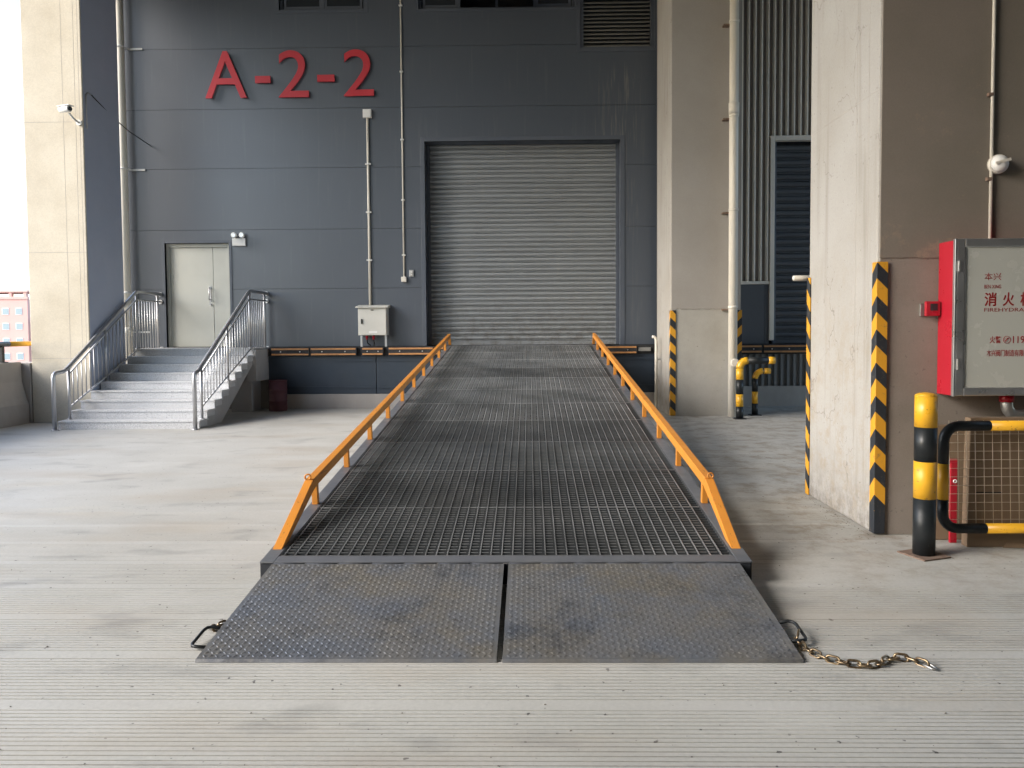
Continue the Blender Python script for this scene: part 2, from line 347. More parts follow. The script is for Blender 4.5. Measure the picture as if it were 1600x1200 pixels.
# ================================================================= WAREHOUSE FACADE
W = 16.2; DZ = 1.29
fac = thing('warehouse_facade', 'tall blue-grey metal panel wall of the warehouse behind the ramp', 'wall', (-3, W, DZ))
seams = [DZ, 2.515, 3.762, 5.042, 6.273, 7.521, 8.77, 9.59]
opens = [(-2.17, 1.92, 0, 5.56), (-7.70, -6.33, 0, 3.49), (-5.17, -3.37, 8.29, 20), (-2.26, .98, 8.28, 20), (1.09, 2.62, 7.43, 20)]
FX0, FX1 = -8.75, 3.55
for z0, z1 in zip(seams, seams[1:]):
    a, b = z0+.003, z1-.003
    zc = sorted({a, b} | {q for o in opens for q in o[2:] if a < q < b}); xc = sorted({FX0, FX1} | {q for o in opens for q in o[:2]})
    rects = []
    for za, zb in zip(zc, zc[1:]):
        run = None
        for xa, xb in zip(xc, xc[1:]):
            mx, mz = (xa+xb)/2, (za+zb)/2
            hole = any(o[0] < mx < o[1] and o[2] < mz < o[3] for o in opens)
            if not hole: run = [run[0] if run else xa, xb]
            if (hole or xb == FX1) and run: rects.append((run[0], run[1], za, zb)); run = None
    groups = []
    for r_ in rects:                                     # pieces that touch along an edge are one panel
        hit = [gq for gq in groups if any(abs(q[3]-r_[2]) < 1e-6 and q[0] < r_[1] and r_[0] < q[1] for q in gq)]
        new = [r_]+[q for gq in hit for q in gq]; groups = [gq for gq in groups if gq not in hit]+[new]
    for gq in groups:
        m = MB()
        for xa, xb, za, zb in gq: m.box(xa, xb, W, W+.06, za, zb)
        part('wall_panel', m, M['panel'], fac)
m = MB(); m.box(FX0, FX1, W+.66, W+.72, 0, 9.59); m.box(FX0-.06, FX0-.002, W+.0, W+.72, 0, 9.59)
part('backing_wall', m, M['dark'], fac)
# thin backing right behind the seams, around the openings
m = MB()
for xa, xb, za, zb in [(FX0,-7.75,DZ,9.58),(-6.28,-5.25,DZ,9.58),(-7.75,-6.28,3.55,9.58),(-5.25,-3.3,DZ,8.2),(-3.3,-2.32,DZ,9.58),(-2.32,2.05,5.62,7.38),(-2.32,1.0,7.38,8.2),(1.0,1.05,7.38,9.58),(2.05,FX1,DZ,7.38),(2.68,FX1,7.38,9.58)]:
    m.box(xa, xb, W+.066, W+.09, za, zb)
part('seam_backing', m, M['dark'], fac)
part('plinth', MB().box(FX0, -5.46, W-.1, W+.05, -.02, DZ-.006), M['oldconcrete'], fac, .006)
# opening trims (flat flashing, a few mm proud of the panels) and deep reveals
def surround(x0, x1, z0, z1, tw, depth, bottom=False, topless=False):
    m = MB(); p = W-.012
    m.box(x0-tw, x0, p, W+depth, z0, z1+(0 if topless else tw)); m.box(x1, x1+tw, p, W+depth, z0, z1+(0 if topless else tw))
    if not topless: m.box(x0, x1, p, W+depth, z1, z1+tw)
    if bottom: m.box(x0-tw, x1+tw, p-.003, W+depth, z0-tw, z0-.001)
    return m
part('shutter_surround', surround(-2.17, 1.92, DZ, 5.56, .085, .45), M['trim'], fac, .004)
part('door_surround', surround(-7.70, -6.33, DZ, 3.49, .055, .2), M['trim'], fac, .003)
part('window_surround', surround(-5.17, -3.37, 8.29, 9.58, .06, .2, True, True), M['trim'], fac, .003)
part('window_surround', surround(-2.26, .98, 8.28, 9.58, .06, .2, True, True), M['trim'], fac, .003)
part('louvre_surround', surround(1.09, 2.62, 7.43, 9.58, .07, .2, True, True), M['trim'], fac, .003)

# roller shutter behind the ramp
def shutter(name, label, x0, x1, z0, z1, Y, pitch, mt, guide, gm):
    t = thing(name, label, 'shutter', ((x0+x1)/2, Y, z0))
    z = z0+.09
    p = pitch
    prof = [(Y+.028, 0), (Y+.0, .006*p/.1), (Y+.0, .016*p/.1), (Y+.026, .020*p/.1), (Y+.026, .028*p/.1), (Y-.004, .036*p/.1), (Y-.014, .062*p/.1), (Y-.004, .088*p/.1), (Y+.012, .096*p/.1), (Y+.028, p-.0005), (Y+.04, p-.0005), (Y+.04, 0)]
    m = MB(); m.prism([(a, b+z) for a, b in prof], 'x', x0+.04, x1-.04)
    first = part('slat', m, mt, t); k = 1
    while z+(k+1)*p < z1+p*.5: dup(first, (0,random.uniform(-.0035,.0035),k*p)).rotation_euler = (0, random.uniform(-.0006,.0006), 0); k += 1
    part('bottom_bar', MB().box(x0+.03, x1-.03, Y-.02, Y+.03, z0+.004, z0+.088), mt, t, .004)
    for xa in (x0, x1-.07): part('guide_rail', MB().box(xa+.001, xa+.069, Y-.04, Y+.05, z0, z1-.002), gm, t, .004)
    part('backing_sheet', MB().box(x0+.01, x1-.01, Y+.06, Y+.07, z0, z1-.002), M['dark'], t)
    return t
shutter('roller_shutter', 'wide closed grey roller shutter at the top of the ramp', -2.168, 1.918, DZ+.002, 5.557, W+.32, .1045, M['shutter'], .07, M['trim'])

# exit door
t = thing('exit_door', 'pale grey double leaf exit door at the top of the stairs', 'door', (-7.0, W+.1, DZ))
m = MB(); m.box(-7.698, -7.63, W+.06, W+.17, DZ, 3.488); m.box(-6.40, -6.332, W+.06, W+.17, DZ, 3.488); m.box(-7.63, -6.40, W+.06, W+.17, 3.41, 3.488)
part('door_frame', m, M['door'], t, .003)
lf = part('door_leaf', MB().box(-7.626, -6.716, W+.085, W+.13, DZ+.01, 3.405), M['door'], t, .003)
part('door_leaf', MB().box(-6.708, -6.404, W+.085, W+.13, DZ+.01, 3.405), M['door'], t, .003)
h = MB(); h.tube([(-6.785,W+.085,2.55),(-6.785,W+.02,2.55),(-6.785,W+.02,2.30),(-6.785,W+.085,2.30)], .012, 8); h.box(-6.81,-6.76,W+.078,W+.0845,2.26,2.59)
part('handle', h, M['steel'], lf)
part('lock', MB().tube([(-6.785,W+.0845,2.2),(-6.785,W+.06,2.2)], .022, 12), M['steel'], lf)
t = thing('emergency_light', 'small white twin-head emergency light beside the exit door', 'light', (-6.1, W, 3.5))
part('body', MB().box(-6.24, -5.96, W-.06, W-.002, 3.42, 3.58), M['white'], t, .008)
for x in (-6.185, -6.02):
    l = part('lamp_head', MB().tube([(x,W-.03,3.64),(x,W-.06,3.64),(x,W-.11,3.64),(x,W-.115,3.64)], [.035,.055,.058,.05], 16), M['white'], t)
    part('lens', MB().tube([(x,W-.1155,3.64),(x,W-.118,3.64)], .04, 16), M['alu'], l)
    part('neck', MB().tube([(x,W-.03,3.57),(x,W-.03,3.62)], .014, 8), M['white'], t)

# windows
def window(name, label, x0, x1, z0, lights, opened=()):
    t = thing(name, label, 'window', ((x0+x1)/2, W+.1, z0))
    z1 = 9.57; m = MB()
    m.box(x0+.002, x0+.05, W+.07, W+.15, z0+.002, z1); m.box(x1-.05, x1-.002, W+.07, W+.15, z0+.002, z1); m.box(x0+.05, x1-.05, W+.07, W+.15, z0+.002, z0+.05)
    wd = (x1-x0-.1)/lights
    for i in range(1, lights): m.box(x0+.05+i*wd-.025, x0+.05+i*wd+.025, W+.072, W+.148, z0+.05, z1)
    part('window_frame', m, M['trim'], t, .003)
    for i in range(lights):
        a, b = x0+.05+i*wd+.028, x0+.05+(i+1)*wd-.028
        sash = MB(); pane = MB(); zb, zt = z0+.055, z1-.01; tip = .42 if i in opened else 0
        q = lambda x, z, d: (x, W+.1+d-tip*(zt-z)/(zt-zb), z)
        def sb(mb, xa, xb, za, zb_, d0, d1): mb.hexa([q(xa,za,d0),q(xb,za,d0),q(xb,za,d1),q(xa,za,d1),q(xa,zb_,d0),q(xb,zb_,d0),q(xb,zb_,d1),q(xa,zb_,d1)])
        sb(sash, a, b, zb, zb+.05, -.02, .02); sb(sash, a, a+.05, zb+.05, zt, -.02, .02); sb(sash, b-.05, b, zb+.05, zt, -.02, .02)
        s = part('sash', sash, M['trim'] if not tip else M['louvre'], t)
        sb(pane, a+.05, b-.05, zb+.05, zt, -.004, .004); part('pane', pane, M['glass'], s)
window('window', 'closed two-light window above the red sign', -5.17, -3.37, 8.29, 2)
window('window', 'four-light window with tilted open sashes above the roller shutter', -2.26, .98, 8.28, 4, (1, 2))
t = thing('louvre_vent', 'dark slatted louvre vent high on the panel wall near the pillar', 'vent', (1.85, W+.1, 7.43))
m = MB(); m.box(1.092, 1.16, W+.02, W+.15, 7.432, 9.57); m.box(2.55, 2.618, W+.02, W+.15, 7.432, 9.57); m.box(1.16, 2.55, W+.02, W+.15, 7.432, 7.47)
part('vent_frame', m, M['trim'], t, .003)
s0 = part('slat', MB().hexa([(1.162,W+.04,7.475),(2.548,W+.04,7.475),(2.548,W+.12,7.525),(1.162,W+.12,7.525),(1.162,W+.04,7.50),(2.548,W+.04,7.50),(2.548,W+.12,7.55),(1.162,W+.12,7.55)]), M['louvre'], t)
for k in range(1, 26): dup(s0, (0,0,k*.08))
part('backing_sheet', MB().box(1.162, 2.548, W+.14, W+.148, 7.475, 9.57), M['dark'], t)

# lettering: flat text turned into mesh
def text_mesh(s, depth, bold=0.):
    cu = bpy.data.curves.new('t', 'FONT'); cu.body = s; cu.size = 1; cu.extrude = depth; cu.offset = bold; cu.resolution_u = 6
    ob = bpy.data.objects.new('t', cu); COL.objects.link(ob); dg = bpy.context.evaluated_depsgraph_get(); dg.update()
    me = bpy.data.meshes.new_from_object(ob.evaluated_get(dg)); bpy.data.objects.remove(ob); bpy.data.curves.remove(cu)
    return me
def letters(name, s, x0, x1, z0, z1, Y, parent, mt, depth, bold=0.):
    """text standing upright on the plane Y, fitted to the rectangle x0..x1, z0..z1, `depth` metres thick towards the viewer"""
    me = text_mesh(s, .5, bold); co = [v.co.copy() for v in me.vertices]
    ax, bx = min(c.x for c in co), max(c.x for c in co); ay_, by = min(c.y for c in co), max(c.y for c in co)
    b = BASE[parent.name]
    for v in me.vertices:
        c = v.co
        v.co = (x0+(c.x-ax)/(bx-ax)*(x1-x0)-b.x, Y-(c.z+.5)*depth-b.y, z0+(c.y-ay_)/(by-ay_)*(z1-z0)-b.z)
    me.materials.clear(); me.materials.append(mt)
    o = bpy.data.objects.new(name, me); COL.objects.link(o); o.parent = parent; BASE[o.name] = b
    return o
t = thing('bay_sign', 'large red raised characters A-2-2 mounted high on the panel wall', 'sign', (-5, W, 6.49))
for s, x0, x1, z0, z1 in [('A',-6.73,-5.86,6.49,7.45),('-',-5.68,-5.36,6.79,6.93),('2',-5.19,-4.56,6.49,7.45),('-',-4.38,-4.02,6.80,6.94),('2',-3.83,-3.20,6.50,7.45)]:
    letters('character' if s != '-' else 'dash', s, x0, x1, z0, z1, W-.035, t, M['red_sign'], .035, .0)
    m = MB()
    for xq in (x0+.1*(x1-x0), x1-.12*(x1-x0)): m.tube([(xq, W-.036, z0+.03), (xq, W-.001, z0+.03)], .012, 6)
    part('stand_off', m, M['galv'], t)

# left rain pipe, conduits, boxes
t = thing('rain_pipe', 'thick cream rain pipe on the wall beside the sunlit pillar', 'pipe', (-8.46, W-.15, 0))
part('pipe', MB().tube([(-8.46, W-.15, .4), (-8.46, W-.15, 9.55)], .09, 20), M['cream'], t)
for z in (1.62, 2.45, 5.03, 7.53): 
    m = MB(); m.tube([(-8.46, W-.15, z-.02), (-8.46, W-.15, z+.02)], .097, 20); m.box(-8.34, -8.06, W-.03, W-.004, z-.018, z+.018); m.box(-8.40, -8.33, W-.12, W-.012, z-.012, z+.012)
    part('bracket', m, M['white'], t)
part('socket', MB().tube([(-8.46, W-.15, 1.55), (-8.46, W-.15, 1.72)], .1, 20), M['cream'], t)
def conduit(name, label, pts, r, clips, mt, y=W):
    t = thing(name, label, 'conduit', pts[-1])
    part('tube', MB().tube(pts, r, 10), mt, t)
    for z in clips:
        x, yy, _ = pts[0]
        m = MB(); m.box(x-r*2.2, x+r*2.2, yy-r*1.25, y-.0015, z-.014, z+.014); part('clip', m, M['white'], t, .002)
    return t
conduit('conduit', 'pale conduit running down to the electrical cabinet', [(-3.352, W-.03, 6.06), (-3.352, W-.03, 2.14)], .026, (5.1, 4.1, 3.1), M['cream'])
conduit('conduit', 'thin pale conduit running down beside the shutter from above', [(-2.63, W-.02, 9.5), (-2.63, W-.02, 2.74)], .017, (8.35, 7.0, 5.6, 4.35, 3.2), M['cream'])
t = thing('junction_box', 'square white junction box at the top of the cabinet conduit', 'box', (-3.35, W, 6.06))
part('body', MB().box(-3.44, -3.265, W-.075, W-.002, 6.05, 6.225), M['white'], t, .006); part('lid', MB().box(-3.43, -3.275, W-.083, W-.0755, 6.06, 6.215), M['white'], t, .002)
t = thing('junction_box', 'small white socket box at the foot of the thin conduit', 'box', (-2.62, W, 2.65))
part('body', MB().box(-2.685, -2.575, W-.06, W-.002, 2.635, 2.745), M['white'], t, .006); part('lid', MB().box(-2.677, -2.583, W-.066, W-.0605, 2.643, 2.737), M['cream'], t, .002)
t = thing('shutter_switch', 'small grey push button switch next to the roller shutter', 'switch', (-2.47, W, 2.8))
part('plate', MB().box(-2.515, -2.425, W-.035, W-.002, 2.75, 2.89), M['galv'], t, .004)
for z in (2.79, 2.845): part('button', MB().tube([(-2.47,W-.0355,z),(-2.47,W-.05,z)], .018, 10), M['white'], t)

# electrical cabinet on two legs
t = thing('electrical_cabinet', 'cream electrical cabinet standing on two legs on the dock edge', 'cabinet', (-3.28, 16.0, 1.1))
part('body', MB().box(-3.56, -2.965, 15.93, W-.003, 1.52, 2.09), M['cab'], t, .006)
part('rain_hood', MB().hexa([(-3.60,15.86,2.092),(-2.93,15.86,2.092),(-2.93,W-.003,2.092),(-3.60,W-.003,2.092),(-3.60,15.86,2.115),(-2.93,15.86,2.115),(-2.93,W-.003,2.16),(-3.60,W-.003,2.16)]), M['cab'], t, .004)
dr = part('door', MB().box(-3.55, -2.975, 15.912, 15.929, 1.53, 2.08), M['cab'], t, .004)
part('handle', MB().box(-3.49, -3.465, 15.885, 15.911, 1.76, 1.86), M['black'], dr, .005)
part('name_plate', MB().box(-3.29, -3.23, 15.907, 15.9115, 2.035, 2.055), M['black'], dr)
part('label_strip', MB().box(-3.33, -3.16, 15.908, 15.9115, 1.57, 1.61), M['white'], dr)
for x in (-3.50, -2.99): part('leg', MB().box(x-.02, x+.02, 15.95, 15.99, 1.07, 1.519), M['alu'], t)
for x in (-3.40, -3.26): 
    part('cable_gland', MB().tube([(x,16.02,1.52),(x,16.02,1.47),(x,16.02,1.46),(x,16.02,1.43)], [.03,.03,.02,.02], 12), M['red'], t)
part('cable', MB().tube([(-3.4,16.02,1.44),(-3.39,16.03,1.36),(-3.34,16.1,1.31)], .012, 8), M['black'], t)
part('cable', MB().tube([(-3.26,16.02,1.44),(-3.25,16.03,1.36),(-3.27,16.1,1.31)], .012, 8), M['black'], t)

# ================================================================= DOCK
DY = 15.9
t = thing('dock_platform', 'raised dock with dark blue steel skirt below the panel wall', 'dock', (-1.2, DY, 0))
part('concrete_base', MB().box(-5.45, 3.55, DY+.0, DY+.25, -.05, .30), M['oldconcrete'], t, .01)
for x0, x1 in [(-5.45,-3.2),(-3.19,-.95),(-.94,1.3),(1.31,3.55)]:
    s = part('skirt_panel', MB().box(x0, x1, DY+.04, DY+.1, .302, 1.10), M['skirt'], t, .004)
    part('rib', MB().box(x0+.01, x1-.01, DY+.02, DY+.0395, .98, 1.03), M['skirt'], s); part('rib', MB().box(x0+.01, x1-.01, DY+.02, DY+.0395, .42, .46), M['skirt'], s)
part('edge_channel', MB().box(-5.45, 3.55, DY+.03, W-.001, 1.102, 1.285), M['blackrub'], t)
def bumper(x0, x1, label, group, stub=False, dim=False):
    t = thing('dock_bumper', label, 'bumper', ((x0+x1)/2, DY, 1.1), group)
    part('rubber_block', MB().box(x0, x1, DY-.06, DY+.0295, 1.105, 1.275), M['blackrub'], t, .006)
    for z in (1.245, 1.135): part('steel_strip', MB().box(x0+.01, x1-.02, DY-.075, DY-.0605, z-.017, z+.017), M['orangebar'], t, .003)
    n = max(2, int((x1-x0)/.35)); 
    for i in range(n): 
        x = x0+(x1-x0)*(i+.5)/n; part('bolt', MB().tube([(x,DY-.0602,1.19),(x,DY-.075,1.19)], .014, 6), M['galv'], t)
G1 = 'bumpers along the dock edge'
bumper(-5.36, -4.56, 'black dock bumper with orange strips next to the stair landing', G1)
bumper(-4.54, -3.58, 'long black dock bumper with orange strips left of the electrical cabinet', G1)
bumper(-3.47, -3.02, 'short black dock bumper with orange strips behind the cabinet legs', G1)
bumper(-2.92, -1.98, 'black dock bumper with orange strips between cabinet and ramp rail', G1)
bumper(-1.96, -1.76, 'stub of black dock bumper touching the ramp rail end', G1)
bumper(1.42, 2.22, 'black dock bumper with reddish strips between ramp and grey pillar', G1)
t = thing('steel_bracket', 'pale steel bracket at the end of the bumper by the grey pillar', 'bracket', (2.36, DY, 1.15))
part('plate', MB().box(2.25, 2.5, DY-.03, DY+.029, 1.16, 1.235), M['galv'], t, .004); part('bolt', MB().tube([(2.46,DY-.031,1.2),(2.46,DY-.045,1.2)], .015, 6), M['galv'], t)
t = thing('oil_drum', 'dark maroon drum in the shade below the dock beside the stairs', 'drum', (-5.12, 15.5, 0))
part('drum_body', MB().tube([(-5.12,15.5,.0),(-5.12,15.5,.03),(-5.12,15.5,.2),(-5.12,15.5,.21),(-5.12,15.5,.22),(-5.12,15.5,.42),(-5.12,15.5,.43),(-5.12,15.5,.44),(-5.12,15.5,.62)], [.17,.18,.18,.19,.18,.18,.19,.18,.18], 20), M['maroon'], t)
part('rim', MB().tube(arc((-5.12,15.5,.62), .18, 0, 345, 23, (1,0,0), (0,1,0)), .01, 6, closed=True), M['maroon'], t)
# ---- clad wall and second dock on the right
t = thing('clad_wall', 'cream ribbed metal cladding wall between the two pillars', 'wall', (4.3, W, DZ))
part('base_sheet', MB().box(3.56, 9.5, W+.055, W+.07, 5.6, 9.58).box(3.56, 5.02, W+.055, W+.07, 2.6, 5.598), M['clad_d'], t)
x = 3.60
while x < 9.4:
    lo = 2.60 if x < 4.95 else 5.60
    part('rib', MB().prism([(x, W+.0545), (x+.012, W-.008), (x+.022, W-.016), (x+.040, W-.016), (x+.050, W-.008), (x+.062, W+.0545)], 'z', lo, 9.58), M['clad_l'], t); x += .134
m = MB(); m.box(3.56, 5.02, W-.012, W+.075, 2.535, 2.598); m.box(5.022, 5.115, W-.03, W+.12, 1.36, 5.598); m.box(5.117, 9.5, W-.03, W+.12, 5.50, 5.598)
part('edge_trim', m, M['clad_l'], t, .005)
for xa, xb in [(3.56, 4.93), (4.935, 5.02)]: part('lower_panel', MB().box(xa, xb, W+.01, W+.06, DZ, 2.533), M['grey'], t, .004)
shutter('roller_shutter', 'dark charcoal roller shutter half hidden behind the near pillar', 5.117, 9.4, DZ, 5.498, W+.13, .15, M['shutter_dark'], .07, M['trim'])
t = thing('dock_platform', 'raised dock with grey ribbed skirt behind the yellow pipe guards', 'dock', (6.5, DY, 0))
part('concrete_base', MB().box(3.552, 9.5, DY, DY+.25, -.05, .42), M['oldconcrete'], t, .01)
part('edge_channel', MB().box(3.552, 9.5, DY+.03, W-.001, 1.08, 1.285), M['blackrub'], t)
m = MB(); prof = []; x = 3.56
while x < 9.4: prof += [(x, DY+.08), (x+.05, DY+.08), (x+.065, DY+.03), (x+.115, DY+.03)]; x += .13
k = len(prof); m.add([(p[0],p[1],.425) for p in prof]+[(p[0],p[1],1.078) for p in prof], [(i,i+1,i+1+k,i+k) for i in range(k-1)])
part('ribbed_skirt', m, M['greyc'], t)
part('skirt_backing', MB().box(3.552, 9.5, DY+.09, DY+.1, .42, 1.08), M['dark'], t)
bumper(3.7, 4.78, 'black dock bumper just right of the striped pillar corner', 'bumpers on the far dock')
bumper(4.80, 6.2, 'black dock bumper below the charcoal shutter', 'bumpers on the far dock')
part('back_wall', MB().box(3.56, 14.0, W+.66, W+.72, 0, 9.59), M['dark'], fac)
part('side_infill', MB().box(9.52, 14.0, W+.1, W+.65, 0, 9.59), M['grey'], fac)

# ================================================================= STAIRS
SX0, SX1 = -7.86, -5.50; SR, ST = .143, .32; SY = 12.62
t = thing('granite_stairs', 'grey granite stairs of nine steps up to the exit door', 'stairs', ((SX0+SX1)/2, SY, 0))
for i in range(9):
    y0 = SY+i*ST; z1 = (i+1)*SR; y1 = W-.015 if i == 8 else y0+ST+.04
    m = MB(); m.box(SX0, SX1+.0, y0+.012, y0+.05, i*SR+.0 if i else 0, z1-.031)
    m.box(SX0-.008, SX1+.012, y0, y1, z1-.03, z1)
    m.box(SX0+.01, SX1-.01, y0+.051, y1-.002, z1-.12, z1-.0305)
    part('step', m, M['granite'], t, .004)
prof = [(SY+.06, -.02)]
for i in range(9):
    prof += [(SY+.06+i*ST, (i+1)*SR-.035), (SY+.06+(i+1)*ST, (i+1)*SR-.035)] if i < 8 else [(SY+.06+i*ST, (i+1)*SR-.035), (W-.02, (i+1)*SR-.035)]
prof += [(W-.02, .95), (SY+8*ST, .95), (SY+.95, -.02)]
for x in (SX0+.02, SX1-.14): part('stringer', MB().prism(prof, 'x', x, x+.12), M['stringer'], t)
part('soffit', MB().hexa([(SX0+.14,SY+.6,-.02),(SX1-.14,SY+.6,-.02),(SX1-.14,SY+8*ST,.90),(SX0+.14,SY+8*ST,.90),(SX0+.14,SY+.3,.08),(SX1-.14,SY+.3,.08),(SX1-.14,SY+8*ST,1.06),(SX0+.14,SY+8*ST,1.06)]), M['stringer'], t)
part('landing_support', MB().box(SX1-.52, SX1-.1, 15.35, 15.86, -.02, .948), M['stringer'], t, .006)
part('landing_support', MB().box(SX0+.1, SX0+.5, 15.35, 15.86, -.02, .948), M['stringer'], t, .006)
part('side_fascia', MB().box(SX1-.138, SX1+.05, 15.2, W-.021, .62, SR*9-.034), M['stringer'], t, .004)

def railing(x, label, mirror):
    t = thing('stair_railing', label, 'railing', (x, 12.5, 0), 'stainless railings of the stairs')
    def zs(y): return (y-SY)/ST*SR        # nosing line
    yb, yt = 12.86, 15.18; hh = .92
    s = -1 if mirror else 1
    top = [(x-.04*s, 12.50, .002), (x-.04*s, 12.50, .86)]+[(x-.04*s, 12.50+.09-.09*math.cos(R(a)), .86+.09*math.sin(R(a))) for a in (25, 50, 75, 90)]
    top += [(x-.01*s, 12.74, .965), (x, 12.84, 1.02)]
    zt = 2.40
    top += [(x, yt-.06, zt-.02), (x, yt, zt+.012), (x+.0, yt+.08, zt+.02), (x, W-.03, zt+.02)]
    part('handrail', MB().tube(top, .034, 14), M['steel'], t)
    part('base_flange', MB().tube([(x-.04*s,12.50,.001),(x-.04*s,12.50,.02)], .06, 16), M['steel'], t)
    slope = (zt-1.02)/(yt-.06-12.84); hz = lambda y: 1.02+(y-12.84)*slope
    for y, z0 in ((12.86, SR), (14.02, SR*5), (yt, SR*9)):
        part('post', MB().tube([(x, y, z0), (x, y, min(hz(y), zt+.01))], .024, 12), M['steel'], t); part('base_flange', MB().tube([(x,y,z0+.001),(x,y,z0+.016)], .045, 14), M['steel'], t)
    part('post', MB().tube([(x, W-.16, SR*9), (x, W-.16, zt+.02)], .024, 12), M['steel'], t)
    part('top_rail', MB().tube([(x, 12.86, hz(12.86)-.12), (x, yt, zt-.14), (x, W-.03, zt-.14)], .016, 10), M['steel'], t)
    lo = lambda y: zs(y)+.24
    part('bottom_rail', MB().tube([(x, 12.86, lo(12.86)), (x, yt, lo(yt)-.12), (x, W-.03, lo(yt)-.12)], .016, 10), M['steel'], t)
    for k in range(17):
        y = 12.86+(yt-12.86)*(k+1)/18
        if abs(y-14.02) < .05: continue
        part('baluster', MB().tube([(x, y, lo(12.86)+(lo(yt)-.12-lo(12.86))*(y-12.86)/(yt-12.86)), (x, y, hz(12.86)-.12+(zt-.14-hz(12.86)+.12)*(y-12.86)/(yt-12.86))], .0095, 8), M['steel'], t)
    for k in range(7):
        y = yt+(W-.16-yt)*(k+1)/8
        part('baluster', MB().tube([(x, y, lo(yt)-.12), (x, y, zt-.14)], .0095, 8), M['steel'], t)
    for z in (zt+.02, zt-.14, lo(yt)-.12): part('wall_flange', MB().tube([(x,W-.03,z),(x,W-.002,z)], .045, 14), M['steel'], t)
railing(SX0+.05, 'stainless steel railing on the pillar side of the granite stairs', False)
railing(SX1-.05, 'stainless steel railing on the ramp side of the granite stairs', True)

# ================================================================= LEFT SIDE: PILLAR, BARRIER, BUILDING
t = thing('pillar', 'sunlit yellowish concrete pillar beside the granite stairs', 'pillar', (-8.42, 14.3, 0))
part('shaft', MB().box(-8.955, -7.89, 13.65, 14.88, 0, 9.598), M['warm_concrete'], t, .012)
part('shade_tint_side', MB().box(-7.8895, -7.884, 13.672, 14.86, .001, 9.59), mat('blue_shade_glare_tint', (.35,.39,.49), .6, var=.4, vscale=1.5, col2=(.40,.43,.52), bump=.1, bscale=12), t, .002)  # added sheet: bluish shade and glare on this face put into its colour
for x in (-8.24, -8.02, -7.945): part('form_joint', MB().box(x-.002, x+.002, 13.6485, 13.66, .6 if x < -8.2 else 1.2, 9.59), M['oldconcrete'], t)
for z in (1.155, 3.05, 5.35, 7.6): part('form_joint', MB().box(-8.957, -7.888, 13.648, 13.66, z-.003, z+.003), M['oldconcrete'], t)
t = thing('security_camera', 'white bullet security camera on the corner of the sunlit pillar', 'camera', (-7.9, 13.6, 5.3))
part('wall_plate', MB().tube([(-7.95, 13.647, 5.33), (-7.95, 13.62, 5.33)], .05, 14), M['white'], t)
part('arm', MB().tube([(-7.95, 13.62, 5.33), (-7.97, 13.52, 5.36), (-8.0, 13.42, 5.44)], .018, 8), M['white'], t)
cb = part('camera_body', MB().tube([(-8.16, 13.42, 5.50), (-8.15, 13.42, 5.50), (-7.93, 13.32, 5.485), (-7.92, 13.315, 5.485)], [.045,.052,.052,.045], 16), M['white'], t)
part('lens', MB().tube([(-7.918, 13.314, 5.485), (-7.908, 13.309, 5.485)], .038, 16), M['screen'], cb)
part('sun_hood', MB().hexa([(-8.18,13.37,5.545),(-7.90,13.245,5.53),(-7.86,13.345,5.53),(-8.14,13.47,5.545),(-8.18,13.37,5.555),(-7.90,13.245,5.54),(-7.86,13.345,5.54),(-8.14,13.47,5.555)]), M['white'], cb)
t = thing('cable_conduit', 'thin grey cable strung from the sunlit pillar to the panel wall', 'cable', (-7.88, 13.7, 5.2))
part('riser', MB().tube([(-7.872, 13.74, 5.25), (-7.872, 13.74, 5.85), (-7.872, 13.80, 5.90), (-7.872, 13.9, 5.90)], .012, 8), M['galv'], t)
part('cable', MB().tube([(-7.872, 13.9, 5.9), (-7.9, 14.6, 5.72), (-7.92, 15.3, 5.6), (-7.93, 16.19, 5.53)], .010, 6), M['black'], t)
# jersey barrier along the open side
t = thing('jersey_barrier', 'stained concrete barrier along the open edge next to the sunlit pillar', 'barrier', (-9.2, 5, 0))
prof = [(-9.0, -.02), (-9.0, .35), (-9.035, .44), (-9.115, .75), (-9.125, 1.10), (-9.34, 1.10), (-9.34, -.02)]
for y0, y1 in [(9.7, 13.62), (5.7, 9.69), (1.7, 5.69), (-2.3, 1.69), (-6.3, -2.31), (-10.3, -6.31), (-24.9, -10.31)]:
    part('barrier_block', MB().prism(prof, 'y', y0, y1), M['oldconcrete'], t, .012)
part('barrier_block', MB().box(-9.34, -8.97, 13.63, 14.9, -.02, 1.08), M['oldconcrete'], t, .012)
t = thing('barrier_railing', 'dark pipe rail with a yellow end on posts above the concrete barrier', 'railing', (-9.22, 13, 1.1))
part('rail', MB().tube([(-9.22, -24.5, 1.42), (-9.22, 13.45, 1.42)], .045, 12), M['black'], t)
part('rail_end', MB().tube([(-9.22, 13.452, 1.42), (-9.22, 14.8, 1.42)], .045, 12), M['yellow'], t)
for y in (13.25, 11.2, 9.1, 7, 5, 3, 1, -1): 
    part('post', MB().box(-9.255, -9.185, y-.035, y+.035, 1.115, 1.385), M['black'], t); part('base_plate', MB().box(-9.29, -9.15, y-.07, y+.07, 1.101, 1.114), M['black'], t)
